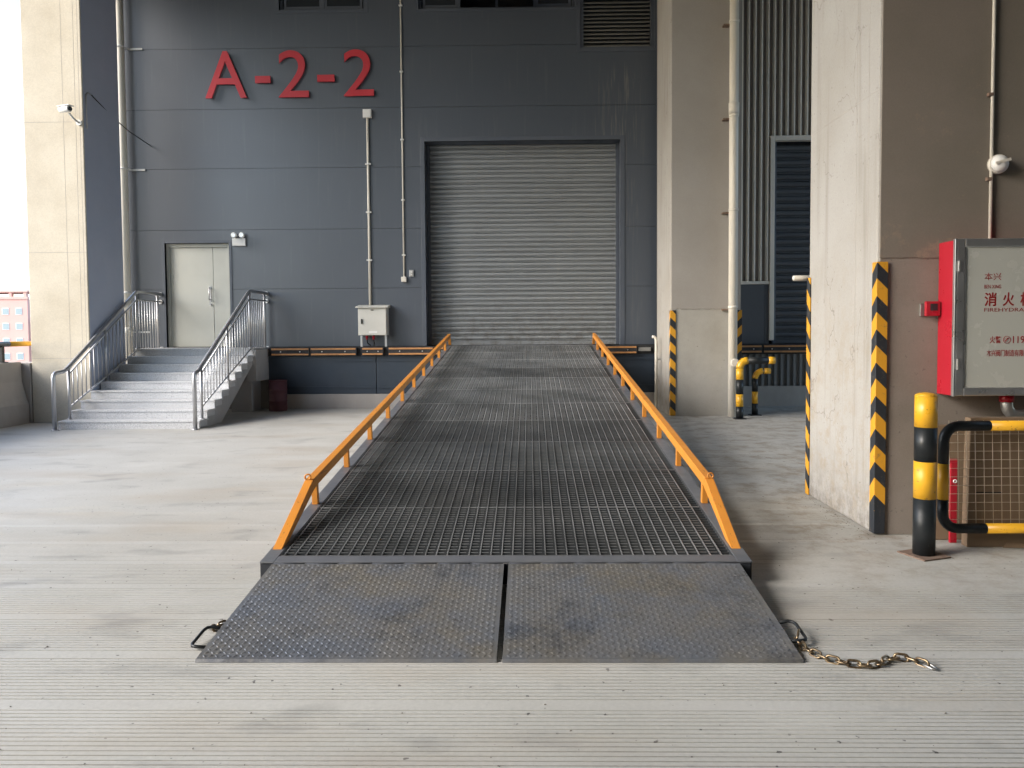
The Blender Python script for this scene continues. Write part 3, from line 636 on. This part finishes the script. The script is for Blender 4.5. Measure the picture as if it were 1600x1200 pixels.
# pink building far off
t = thing('apartment_building', 'pale pink apartment block in the haze beyond the barrier', 'building', (-132, 182, -9))
part('wall', MB().box(-152, -118.6, 180, 192, -9, 9.8), M['pink'], t)
part('lower_wing', MB().box(-118.58, -112, 182, 192, -9, 5.6), M['pink'], t)
rf = part('roof_structure', MB().box(-150, -119.2, 181, 190, 11.5, 12.0), M['pink'], t)
for x in (-149, -140, -131, -127.5, -123.5, -120): part('roof_post', MB().box(x-.35, x+.35, 181.2, 182, 9.8, 11.5), M['pink'], rf)
part('parapet', MB().box(-152.2, -118.4, 179.8, 180.4, 9.8, 10.4), M['pink'], t)
for r in range(4):
    for c in range(9):
        x = -123.9+(-3.3)*c+ (0 if c else 0); z = 6.2-3.55*r
        for xx in ((x+3.2,) if c == 0 else ()) + (x,):
            f = part('window', MB().box(xx-.8, xx+.8, 179.93, 179.998, z-.05, z+1.55), M['white'], t)
            part('pane', MB().box(xx-.68, xx+.68, 179.90, 179.928, z+.07, z+1.43), M['winblue'], f)

# ================================================================= THE RAMP
Y0, Z0, L = 4.77, .15, 11.27; sn, cs = math.sin(math.atan2(1.15, 11.23)), math.cos(math.atan2(1.15, 11.23))
XL, XR = -1.715, 1.385
def D(x, s, h): return (x, Y0+s*cs-h*sn, Z0+s*sn+h*cs)
def dbox(m, x0, x1, s0, s1, h0, h1): return m.hexa([D(x0,s0,h0),D(x1,s0,h0),D(x1,s1,h0),D(x0,s1,h0),D(x0,s0,h1),D(x1,s0,h1),D(x1,s1,h1),D(x0,s1,h1)])
ramp = thing('dock_ramp', 'mobile steel loading ramp with grated deck and orange side rails', 'ramp', (-.165, 4.0, 0))
CW = .092
for x0, x1 in ((XL, XL+CW), (XR-CW, XR)):
    b = part('side_beam', dbox(MB(), x0, x1, 0, L, -.012, 0), M['deck'], ramp, .003)
    m = MB(); xo = x0 if x0 < 0 else x1-.014; 
    m.hexa([(xo,Y0+.012,.004),(xo+.014,Y0+.012,.004),D(xo+.014,1.6,-.24),D(xo,1.6,-.24),D(xo,.012,-.0125),D(xo+.014,.012,-.0125),D(xo+.014,1.6,-.0125),D(xo,1.6,-.0125)])
    dbox(m, xo, xo+.014, 1.601, L, -.24, -.0125); dbox(m, x0+.002, x1-.002, 1.0, L-.01, -.26, -.241)
    part('web_plate', m, M['beamblack'], b)
fb = part('front_beam', dbox(MB(), XL+CW+.001, XR-CW-.001, 0, .095, -.012, 0), M['deck'], ramp, .003)
part('face_plate', MB().box(XL+.015, XR-.015, Y0+.0, Y0+.011, .003, .134), M['beamblack'], fb)
part('top_beam', dbox(MB(), XL+CW+.001, XR-CW-.001, L-.06, L, -.012, 0), M['deck'], ramp, .003)
# grating panels, about a metre long each
GX0, GX1 = XL+CW+.006, XR-CW-.006
seam_s = [.10, 1.045, 2.04, 3.08, 4.09, 5.10, 6.11, 7.12, 8.13, 9.14, 10.15, L-.062]
def grating(s0, s1):
    m = MB(); c = MB(); n = round((s1-s0-.012)/.05)
    s0 += .006; s1 -= .006
    for i in range(n+1):                                         # bearing bars across the ramp
        s = s0+.003+(s1-s0-.006)*i/n
        dbox(m, GX0, GX1, s-.003, s+.003, -.034, -.006)
        xx = GX0+.028
        while xx < GX1-.06:                                      # serrated top edge, worn bright between the cross bars
            w_ = .046+random.uniform(-.006, .004); dbox(c, xx, xx+w_, s-.0025, s+.0025, -.0058, -.0032); xx += .0705
    x = GX0+.02; ns = n*2
    while x < GX1:                                               # twisted cross bars: their tops rise and fall
        for i in range(n):
            a = s0+.003+(s1-s0-.006)*i/n; b = s0+.003+(s1-s0-.006)*(i+1)/n; h = (b-a)/2; j = random.uniform(-.0008, .0008)
            x += 0
            for (p, q, ha, hb, wa, wb) in ((a-.001, a+h, -.0015+j, -.006, .0042, .0026), (a+h, b-.001, -.006, -.0015+j, .0026, .0042)):
                c.hexa([D(x-wa,p,-.012),D(x+wa,p,-.012),D(x+wb,q,-.014),D(x-wb,q,-.014),D(x-wa,p,ha),D(x+wa,p,ha),D(x+wb,q,hb),D(x-wb,q,hb)])
        x += .0705
    dbox(m, GX0, GX0+.004, s0, s1, -.034, -.002); dbox(m, GX1-.004, GX1, s0, s1, -.034, -.002)
    dbox(c, GX0+.005, GX1-.005, s0-.004, s0-.0005, -.03, -.001); dbox(c, GX0+.005, GX1-.005, s1+.0005, s1+.004, -.03, -.001)
    return m, c
for a, b in zip(seam_s, seam_s[1:]):
    m, c = grating(a, b)
    p = part('grating_panel', m, M['grate'], ramp)
    o = part('cross_bars', c, M['cross'], p)
for s in seam_s[1:-1]: part('cross_beam', dbox(MB(), XL+.016, XR-.016, s-.04, s+.04, -.13, -.036), M['beamblack'], ramp)
for x in (-1.1, -.5, .17, .8): part('long_beam', dbox(MB(), x-.03, x+.03, .1, L-.1, -.2, -.131), M['beamblack'], ramp)
# side rails
for side in (-1, 1):
    xc = XL+.046 if side < 0 else XR-.046
    r = part('guard_rail', MB().bar(D(xc, 1.0, .20), D(xc, L-.05, .20), .062, .075), M['orange'], ramp, .004)
    kn = Vector(D(xc, 1.0, .20)); ft = Vector(D(xc, .22, .0))
    m = MB(); q = lambda s, h, o: D(xc+o, s, h)
    hw = .031
    m.hexa([q(.20,.001,-hw), q(.20,.001,hw), q(.36,.001,hw), q(.36,.001,-hw), q(.98,.236,-hw), q(.98,.236,hw), q(1.03,.160,hw), q(1.03,.160,-hw)])
    part('sloped_end', m, M['orange'], r, .003)
    m = MB().bar(D(xc, L-.02, .232), D(xc, L+.1, .012), .056, .05, (0,-1,.3)); part('end_brace', m, M['orange'], r, .003)
    ys = [1.13+1.035*k for k in range(10)]
    for s in ys: part('rail_post', dbox(MB(), xc-.022, xc+.022, s-.024, s+.024, .001, .168), M['orange'], r, .002)
    ring = arc(D(xc+side*.01, .99, .256), .021, 0, 342, 19, (1, .15, 0), (0, 0, 1)); part('lifting_ring', MB().tube(ring, .0065, 8, closed=True), M['orange'], r)
# hinged lip plates with tread lugs
def lip(x0, x1):
    A = Vector((0, Y0-.014, .140)); B = Vector((0, 3.632, .014)); d = (B-A); ln = d.length; d.normalize(); nrm = Vector((0, -d.z, d.y)); nrm = nrm if nrm.z > 0 else -nrm
    P = lambda x, s, h: tuple(Vector((x, 0, 0))+A+d*s+nrm*h)
    m = MB(); m.hexa([P(x0,ln,-.012),P(x1,ln,-.012),P(x1,0,-.012),P(x0,0,-.012),P(x0,ln-.012,0),P(x1,ln-.012,0),P(x1,0,0),P(x0,0,0)])
    o = part('lip_plate', m, M['plate'], ramp)
    lug = MB(); ps = .0305; r = 0; s = .026
    while s < ln-.035:
        x = x0+.03+(0 if r % 2 else 0); k = 0
        while x < x1-.02:
            ang = R(38) if (k+r) % 2 else R(-38)
            ca, sa = math.cos(ang), math.sin(ang); hl, hw2, hh = .0135, .0048, .004
            pts = [(-hl,0,0),(-hl*.45,-hw2,0),(hl*.45,-hw2,0),(hl,0,0),(hl*.45,hw2,0),(-hl*.45,hw2,0),(-hl*.55,0,hh),(hl*.55,0,hh)]
            lug.add([P(x+a*ca-b*sa, s+a*sa+b*ca, c+.0002) for a, b, c in pts], [(0,1,6),(1,2,7,6),(2,3,7),(3,4,7),(4,5,6,7),(5,0,6)], True)
            x += ps; k += 1
        s += ps; r += 1
    q = part('tread_lugs', lug, M['plate'], o); q['kind'] = 'stuff'
    for i in range(7):
        xa = x0+(x1-x0)*i/7+.006; xb = x0+(x1-x0)*(i+1)/7-.006
        part('hinge_knuckle', MB().tube([(xa, Y0-.006, .133), (xb, Y0-.006, .133)], .010, 10), M['beamblack'], o)
    for x in (x0+.2, (x0+x1)/2, x1-.2): part('stiffener', MB().hexa([P(x-.005,ln-.25,-.03),P(x+.005,ln-.25,-.03),P(x+.005,.05,-.1),P(x-.005,.05,-.1),P(x-.005,ln-.25,-.0125),P(x+.005,ln-.25,-.0125),P(x+.005,.05,-.0125),P(x-.005,.05,-.0125)]), M['beamblack'], o)
    return o, P
oL, PL = lip(-1.632, -.168); oR, PR = lip(-.140, 1.304)
part('pull_handle', MB().tube([PL(-1.62,.80,-.015),PL(-1.685,.79,-.006),PL(-1.708,.80,-.006),PL(-1.716,.825,-.006),PL(-1.716,.965,-.006),PL(-1.708,.985,-.006),PL(-1.685,.993,-.006),PL(-1.62,.985,-.015)], .0085, 10), M['black'], oL)
part('pull_handle', MB().tube([PR(1.29,.74,-.015),PR(1.36,.73,-.006),PR(1.383,.74,-.006),PR(1.392,.765,-.006),PR(1.392,.905,-.006),PR(1.384,.925,-.006),PR(1.36,.933,-.006),PR(1.29,.925,-.015)], .0085, 10), M['black'], oR)
for x in (XL+.2, XR-.2):
    lg = part('support_leg', MB().box(x-.05, x+.05, 13.4, 13.5, .005, .93), M['beamblack'], ramp)
    part('foot_plate', MB().box(x-.12, x+.12, 13.33, 13.57, .0, .0048), M['beamblack'], lg)
# chains
def chain(label, pts, n, base):
    t = thing('chain', label, 'chain', base)
    pts = [Vector(p) for p in pts]; seg = [(b-a).length for a, b in zip(pts, pts[1:])]; tot = sum(seg)
    def at(u):
        u *= tot
        for a, b, l in zip(pts, pts[1:], seg):
            if u <= l: return a+(b-a)*(u/l), (b-a).normalized()
            u -= l
        return pts[-1], (pts[-1]-pts[-2]).normalized()
    pit = tot/n
    for i in range(n):
        c, d = at((i+.5)/n); sidev = d.cross(Vector((0,0,1))).normalized(); upv = sidev.cross(d)
        ang = R((22 if i % 2 else 112)+random.uniform(-14, 14)); a2 = sidev*math.cos(ang)+upv*math.sin(ang)
        hl, rr = pit*.5+.002, .0155; loop = []
        for a in range(-90, 91, 30): loop.append(c+d*(hl*.62+rr*math.cos(R(a)))+a2*(rr*1.05*math.sin(R(a))))
        for a in range(90, 271, 30): loop.append(c-d*(hl*.62-rr*math.cos(R(a)))+a2*(rr*1.05*math.sin(R(a))))
        part('link', MB().tube(loop, .0062, 8, closed=True), M['chain'], t)
    return t
t = chain('brassy steel chain lying on the floor at the right ramp lip', [(1.372,3.905,.045),(1.352,3.87,.02),(1.356,3.80,.014),(1.375,3.735,.014),(1.42,3.655,.014),(1.50,3.60,.014),(1.575,3.578,.014),(1.64,3.592,.014),(1.70,3.64,.014),(1.77,3.668,.014),(1.82,3.652,.014),(1.865,3.59,.014)], 17, (1.37,3.9,0))
part('snap_hook', MB().tube([(1.862,3.598,.016),(1.85,3.588,.012),(1.868,3.555,.009),(1.884,3.545,.009),(1.888,3.56,.012),(1.872,3.597,.018)], .005, 8, closed=True), M['galv'], t)
t = chain('short brassy chain piece beside the left ramp lip', [(-1.69,3.99,.03),(-1.695,4.04,.016),(-1.675,4.09,.014),(-1.64,4.14,.014),(-1.58,4.18,.014)], 6, (-1.69,4.0,0))
part('snap_hook', MB().tube([(-1.70,4.00,.02),(-1.735,4.03,.014),(-1.742,4.055,.012),(-1.72,4.075,.012),(-1.675,4.095,.02),(-1.665,4.075,.024)], .006, 8, closed=True), M['galv'], t)

# ================================================================= RIGHT SIDE PILLARS
def guard(label, cx_, cy_, w1, w2, ht, mt, sx=1):
    """L-shaped rubber corner guard; the corner at (cx_,cy_), one wing along +x*sx on the front, one along +y on the side"""
    th = .012; m = MB()
    prof = [(0,0),(w1*sx,0),(w1*sx,th),(th*sx,th),(th*sx,w2),(0,w2)]
    m.prism([(cx_+a, cy_+b) for a, b in prof], 'z', .012, ht)
    return whole('corner_guard', m, mt, (cx_, cy_, 0), label, 'guard', 'striped corner guards on the pillars', bevel=.003)
def ragged(x0, x1, y0, y1, z0, z1, amp):
    prof = []; x = x0
    while x < x1-.01: prof.append((x, z0+random.uniform(-.2, 1)*amp*(1 if random.random() < .75 else 2.2))); x += random.uniform(.015, .05)
    return MB().prism(prof+[(x1, z0), (x1, z1), (x0, z1)], 'y', y0, y1)
t = thing('pillar', 'massive near concrete pillar carrying the red fire cabinet', 'pillar', (3.4, 6.67, 0))
part('shaft', MB().box(2.667, 4.15, 5.95, 7.39, 0, 9.598), M['concrete'], t, .02)
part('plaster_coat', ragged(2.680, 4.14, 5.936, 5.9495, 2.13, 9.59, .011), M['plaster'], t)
part('front_shade_coat', MB().box(2.683, 4.138, 5.943, 5.9495, .001, 2.16), M['front_shade_coat'], t, .003)  # added darker layer, carries the shade of the lower front
m = MB()
for k, (ya, yb) in enumerate(((6.13, 6.133), (6.35, 6.353))): m.box(2.6655, 2.668, ya, yb, 0, 9.59)
part('form_joint', m, M['oldconcrete'], t)
part('form_joint', MB().box(2.6652, 2.668, 5.96, 7.38, 3.412, 3.416), M['oldconcrete'], t)
guard('tall yellow and black corner guard on the near edge of the near pillar', 2.652, 5.922, .085, .085, 2.105, chevron('chevron_near', 0, .255, 1.0, .06, .19))
guard('yellow and black corner guard on the far edge of the near pillar', 2.652, 7.405, .09, -.08, 2.08, chevron('chevron_side', 0, .26, 1.0, .1))
t = thing('pipe_stub', 'pale rounded pipe end poking out behind the near pillar', 'pipe', (2.6, 7.5, 2.08))
part('tube', MB().tube([(2.535,7.46,2.085),(2.54,7.46,2.085),(2.555,7.46,2.085),(2.80,7.46,2.085)], [.012,.022,.027,.027], 12), M['cream'], t)
part('collar', MB().tube([(2.70,7.46,2.085),(2.73,7.46,2.085)], .036, 12), M['galv'], t); part('fixing', MB().box(2.70, 2.73, 7.392, 7.43, 2.06, 2.11), M['galv'], t)

t = thing('pillar', 'slimmer grey concrete pillar with cream rain pipe right of the shutter', 'pillar', (3.25, 14.8, 0))
part('shaft', MB().box(2.605, 3.885, 14.2, 15.75, 0, 9.598), M['concrete'], t, .012)
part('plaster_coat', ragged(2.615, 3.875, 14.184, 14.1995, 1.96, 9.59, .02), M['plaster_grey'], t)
part('front_shade_coat', MB().box(2.618, 3.872, 14.192, 14.1995, .001, 2.03), M['grey_shade_coat'], t, .003)  # added layer with the lower front's shade in its colour
ch = chevron('chevron_far', 0, .30, 1.0, .12)
guard('yellow and black corner guard on the ramp-side edge of the grey pillar', 2.59, 14.172, .1, .1, 1.95, ch)
guard('yellow and black corner guard behind the rain pipe on the grey pillar', 3.90, 14.172, .1, .1, 1.95, ch, -1)
t = thing('rain_pipe', 'cream rain pipe in front of the grey pillar', 'pipe', (3.70, 14.05, 0))
part('pipe', MB().tube([(3.70, 14.05, .002), (3.70, 14.05, 9.58)], .08, 20), M['cream'], t)
for z in (2.0, 3.75, 5.43, 7.1): 
    b = part('bracket', MB().tube([(3.70,14.05,z-.022),(3.70,14.05,z+.022)], .087, 20), M['cream'], t)
    part('bracket_arm', MB().box(3.52, 3.635, 14.07, 14.183, z-.06, z-.03), M['rust'], b)
part('socket', MB().tube([(3.70,14.05,5.46),(3.70,14.05,5.66)], .092, 20), M['cream'], t)
part('cleanout', MB().tube([(3.715,13.975,.99),(3.72,13.93,.99),(3.72,13.925,.99)], [.075,.075,.06], 16), M['cream'], t)
t = thing('vent_pipe', 'thin cream pipe with bent top beside the grey pillar', 'pipe', (2.50, 15.2, 0))
part('tube', MB().tube([(2.50,15.2,.002),(2.50,15.2,1.38),(2.49,15.2,1.43),(2.46,15.2,1.455),(2.42,15.2,1.46)], .03, 10), M['cream'], t)
part('clip', MB().box(2.53, 2.604, 15.19, 15.21, 1.0, 1.03), M['galv'], t)
# yellow/black pipe guards
def pguard(label, x, y, h, r, xe):
    t = thing('pipe_guard', label, 'guard', (x, y, 0), 'yellow and black pipe guards')
    part('base_plate', MB().box(x-.1, x+.1, y-.1, y+.1, .001, .013), M['black'], t)
    cut = [.014, .22, .44, .70, h-.14]
    for i, (a, b) in enumerate(zip(cut, cut[1:])): part('painted_band', MB().tube([(x,y,a+.0005),(x,y,b)], r, 16), M['black' if i % 2 == 0 else 'yellow'] if i else M['black'], t)
    el = [(x,y,h-.139)]+[(x+.14-.14*math.cos(R(q)), y, h-.14+.14*math.sin(R(q))) for q in (15,30,45,60,75,90)]
    part('elbow', MB().tube(el, r, 16), M['yellow'], t)
    part('top_bar', MB().tube([(x+.142,y,h),(xe-.12,y,h)], r, 16), M['black'], t); part('top_end', MB().tube([(xe-.119,y,h),(xe,y,h)], r, 16), M['yellow'], t)
    return t
pguard('bent yellow and black pipe guard in front of the rain pipe', 3.74, 13.72, 1.04, .065, 4.36)
pguard('shorter yellow and black pipe guard behind the rain pipe guard', 4.18, 14.3, .82, .055, 4.46)

# things on the near pillar
t = thing('fire_cabinet', 'red fire hydrant cabinet with pale framed door on the near pillar', 'cabinet', (3.7, 5.8, 1.09))
CX0, CX1, CY, CZ0, CZ1 = 3.118, 4.30, 5.70, 1.095, 2.25
part('box', MB().box(CX0+.004, CX1, CY+.03, 5.935, CZ0, CZ1-.008), M['red'], t, .006)
part('corner_strip', MB().box(CX0, CX0+.012, CY-.002, CY+.0295, CZ0-.004, CZ1), M['alu'], t, .003)
dr = part('door_frame', MB().box(CX0+.0125, CX0+.075, CY, CY+.0295, CZ0, CZ1).box(CX0+.0755, CX1, CY, CY+.0295, CZ1-.062, CZ1).box(CX0+.0755, CX1, CY, CY+.0295, CZ0, CZ0+.062), M['alu'], t, .008)
part('door_panel', MB().box(CX0+.0755, CX1, CY+.012, CY+.028, CZ0+.0625, CZ1-.0625), M['board'], dr)
part('bead', MB().box(CX0+.0757, CX0+.084, CY+.004, CY+.0115, CZ0+.07, CZ1-.07), M['alu'], dr)
for z in (2.05, 1.33): part('hinge', MB().box(CX0+.022, CX0+.04, CY-.012, CY-.0005, z-.04, z+.04), M['galv'], dr, .003)
TY = CY+.0115
def tx(s, x0, x1, z0, z1, bold=0.): letters('lettering', s, x0, x1, z0, z1, TY, dr, M['redtext'], .0006, bold)
tx('本兴', 3.340, 3.462, 1.945, 2.00); tx('BEN XING', 3.340, 3.462, 1.885, 1.912)
tx('消', 3.342, 3.432, 1.755, 1.856, .02); tx('火', 3.475, 3.560, 1.755, 1.856, .02); tx('栓', 3.603, 3.693, 1.755, 1.856, .02)
tx('FIREHYDRANT', 3.342, 3.71, 1.715, 1.742)
tx('火警', 3.385, 3.470, 1.482, 1.535, .015); tx('119', 3.555, 3.64, 1.482, 1.535, .01)
tx('本兴阀门制造有限公司', 3.366, 3.70, 1.385, 1.435, .01)
part('phone_symbol', MB().tube(arc((3.512,TY-.0005,1.508), .026, 0, 345, 23, (1,0,0), (0,0,1)), .0018, 6, closed=True).tube([(3.500,TY-.0008,1.495),(3.506,TY-.0008,1.508),(3.522,TY-.0008,1.521)], [.005,.0025,.005], 6), M['redtext'], dr)
t = thing('alarm_call_point', 'small red fire alarm box beside the fire cabinet', 'alarm', (3.05, 5.94, 1.74))
part('back_box', MB().box(2.985, 3.03, 5.925, 5.9425, 1.69, 1.785), M['galv'], t, .003)
b = part('body', MB().box(3.005, 3.112, 5.875, 5.9095, 1.688, 1.80), M['red'], t, .006)
part('display', MB().box(3.035, 3.088, 5.8715, 5.8745, 1.73, 1.782), M['screen'], b)
part('plug', MB().tube([(3.113,5.90,1.715),(3.13,5.90,1.715)], .012, 8), M['rust'], b)
t = thing('round_wall_lamp', 'round cream bulkhead lamp high on the near pillar', 'lamp', (3.545, 5.93, 2.83))
part('base', MB().tube([(3.545,5.9355,2.83),(3.545,5.90,2.83)], .072, 24), M['cream'], t)
part('dome', MB().tube([(3.545,5.8995,2.83),(3.545,5.885,2.83),(3.545,5.86,2.83),(3.545,5.85,2.83),(3.545,5.846,2.83)], [.066,.064,.048,.028,.005], 24), M['white'], t)
m = MB(); m.bar((3.49,5.85,2.825),(3.60,5.85,2.855),.012,.02); part('strap', m, M['cream'], t)
t = conduit('conduit', 'thin conduit up the near pillar to the round lamp', [(3.497,5.92,9.0),(3.497,5.92,2.26)], .0125, (), M['cream'], 5.936)
for z in (3.35, 2.72, 4.6): part('clip', MB().box(3.462, 3.497, 5.905, 5.9355, z-.012, z+.012), M['rust'], t)
t = thing('elbow_pipe', 'grey elbow pipe with red collar below the fire cabinet', 'pipe', (3.6, 5.8, 1.0))
part('elbow', MB().tube([(3.585,5.82,1.055)]+[(3.665-.08*math.cos(R(q)),5.82,1.02-.08*math.sin(R(q))) for q in (0,18,36,54,72,90)]+[(4.2,5.82,.94)], .042, 16), M['galv'], t)
part('collar', MB().tube([(3.585,5.82,1.04),(3.585,5.82,1.092)], .05, 16), M['red'], t)

# bollard and guard rail
t = thing('bollard', 'yellow and black steel bollard in front of the near pillar', 'bollard', (2.765, 5.39, 0))
bx, by = 2.765, 5.39; r = .073
pl = MB(); c_, s_ = math.cos(R(20)), math.sin(R(20))
q = [(bx+c_*a-s_*b, by+s_*a+c_*b) for a, b in ((-.12,-.12),(.12,-.12),(.12,.12),(-.12,.12))]
pl.prism(q, 'z', .001, .012); part('base_plate', pl, M['rust'], t, .002)
part('painted_band', MB().tube([(bx,by,.0125),(bx,by,.408)], r, 28), M['black'], t); part('painted_band', MB().tube([(bx,by,.4085),(bx,by,.668)], r, 28), M['yellow'], t)
part('painted_band', MB().tube([(bx,by,.6685),(bx,by,.908)], r, 28), M['black'], t); part('painted_band', MB().tube([(bx,by,.9085),(bx,by,1.125)], r, 28), M['yellow'], t)
part('cap', MB().tube([(bx,by,1.1252),(bx,by,1.135),(bx,by,1.145),(bx,by,1.15)], [.074,.068,.045,.01], 28), M['yellow'], t)
t = thing('guard_rail', 'low black and yellow looped pipe rail beside the bollard', 'rail', (3.3, 5.5, 0))
gx, gy, gr = 2.95, 5.5, .036; zt, zb, rr = .90, .162, .11
part('painted_band', MB().tube([(gx,gy,.632),(gx,gy,zt-rr)]+[(gx+rr-rr*math.cos(R(a)),gy,zt-rr+rr*math.sin(R(a))) for a in (15,30,45,60,75,90)]+[(3.27,gy,zt)], gr, 16), M['black'], t)
part('painted_band', MB().tube([(gx,gy,.374),(gx,gy,.6315)], gr, 16), M['yellow'], t)
part('painted_band', MB().tube([(gx,gy,.3735),(gx,gy,zb+rr)]+[(gx+rr-rr*math.cos(R(a)),gy,zb+rr-rr*math.sin(R(a))) for a in (15,30,45,60,75,90)]+[(3.255,gy,zb)], gr, 16), M['black'], t)
part('painted_band', MB().tube([(3.2705,gy,zt),(3.9,gy,zt)], gr, 16), M['yellow'], t); part('painted_band', MB().tube([(3.2555,gy,zb),(3.9,gy,zb)], gr, 16), M['yellow'], t)
for x in (4.1,): part('painted_band', MB().tube([(3.9005,gy,zt),(4.4,gy,zt)], gr, 16), M['black'], t); part('painted_band', MB().tube([(3.9005,gy,zb),(4.4,gy,zb)], gr, 16), M['black'], t)
for x in (3.75, 4.3): part('foot', MB().tube([(x,gy,.002),(x,gy,zb)], .03, 12), M['black'], t)
# wire mesh cage, cardboard, red plank behind the rail
t = thing('wire_mesh_panel', 'thin wire mesh panel leaning behind the looped pipe rail', 'mesh', (3.5, 5.56, 0))
m = MB(); x = 3.03
while x < 4.2: m.tube([(x+.01,5.56,.12),(x-.005,5.575,.93)], .0018, 5); x += .062
part('upright_wires', m, M['wire'], t)
m = MB(); z = .15
while z < .93: m.tube([(3.02,5.565,z),(4.2,5.565,z)], .0016, 5); z += .062
part('cross_wires', m, M['wire'], t)
t = thing('cardboard_box', 'large flat brown carton standing behind the looped rail', 'box', (3.6, 5.63, 0))
part('carton', MB().hexa([(3.175,5.585,.002),(4.2,5.585,.002),(4.2,5.66,.002),(3.175,5.66,.002),(3.195,5.60,.945),(4.2,5.60,.945),(4.2,5.675,.945),(3.195,5.675,.945)]), M['card'], t, .004)
part('tape', MB().hexa([(3.23,5.5805,.40),(3.42,5.5805,.40),(3.42,5.584,.40),(3.23,5.584,.40),(3.23,5.5822,.406),(3.42,5.5822,.406),(3.42,5.5857,.406),(3.23,5.5857,.406)]), M['black'], t)
part('torn_flap', MB().hexa([(3.42,5.56,.004),(3.62,5.55,.004),(3.62,5.584,.03),(3.46,5.584,.03),(3.42,5.56,.007),(3.62,5.55,.007),(3.62,5.584,.035),(3.46,5.584,.035)]), M['card'], t)
t = thing('cardboard_box', 'dark narrow carton leaning on the pillar behind the mesh', 'box', (3.1, 5.8, 0))
part('carton', MB().hexa([(3.0,5.78,.002),(3.30,5.78,.002),(3.30,5.84,.002),(3.0,5.84,.002),(3.0,5.86,.86),(3.30,5.86,.86),(3.30,5.92,.86),(3.0,5.92,.86)]), M['card'], t, .004)
part('flap', MB().box(3.01, 3.29, 5.845, 5.8595, .70, .86), M['card'], t)
t = thing('red_board', 'narrow red metal strip standing beside the large carton', 'board', (3.15, 5.7, 0))
part('strip', MB().hexa([(3.115,5.70,.002),(3.165,5.70,.002),(3.165,5.72,.002),(3.115,5.72,.002),(3.125,5.72,.60),(3.172,5.72,.60),(3.172,5.74,.60),(3.125,5.74,.60)]), M['red'], t, .002)
part('hook_top', MB().box(3.08, 3.172, 5.721, 5.738, .601, .625), M['red'], t)
part('hole_ring', MB().tube(arc((3.152,5.712,.46), .011, 0, 330, 11, (1,0,0), (0,0,1)), .004, 6, closed=True), M['white'], t)

# ================================================================= small debris on the floor
m = MB()
for i in range(420):
    y = 2.4+abs(random.gauss(0, 3.6)); x = random.uniform(-7, 5)
    if -1.9 < x < 1.55 and y > 3.5: continue
    if i % 3 == 0 and y < 9: x = 2.6+random.gauss(0, .06); y = random.uniform(5.8, 7.3)
    if x > 2.64 and 5.9 < y < 7.4: x = 2.62
    r = random.uniform(.0015, .0055); a = random.random()*6.28; e = random.uniform(.5, 1.6)
    ca, sa = math.cos(a), math.sin(a); p = [(-e*r,-r*.6,0),(e*r,-r*.5,0),(e*r*.8,r*.7,0),(-e*r*.7,r*.6,0),(0,0,r*.9)]
    m.add([(x+u*ca-v*sa, y+u*sa+v*ca, z+.001) for u, v, z in p], [(0,1,4),(1,2,4),(2,3,4),(3,0,4),(3,2,1,0)])
whole('debris', m, mat('dark_grit', (.11,.10,.085), .9, var=.6, vscale=3, col2=(.22,.19,.15)), (0,4,0), 'dark grit scattered over the concrete floor', 'grit', kind='stuff')
for mm in bpy.data.materials:
    for k in ('_mix',):
        if k in mm: del mm[k]
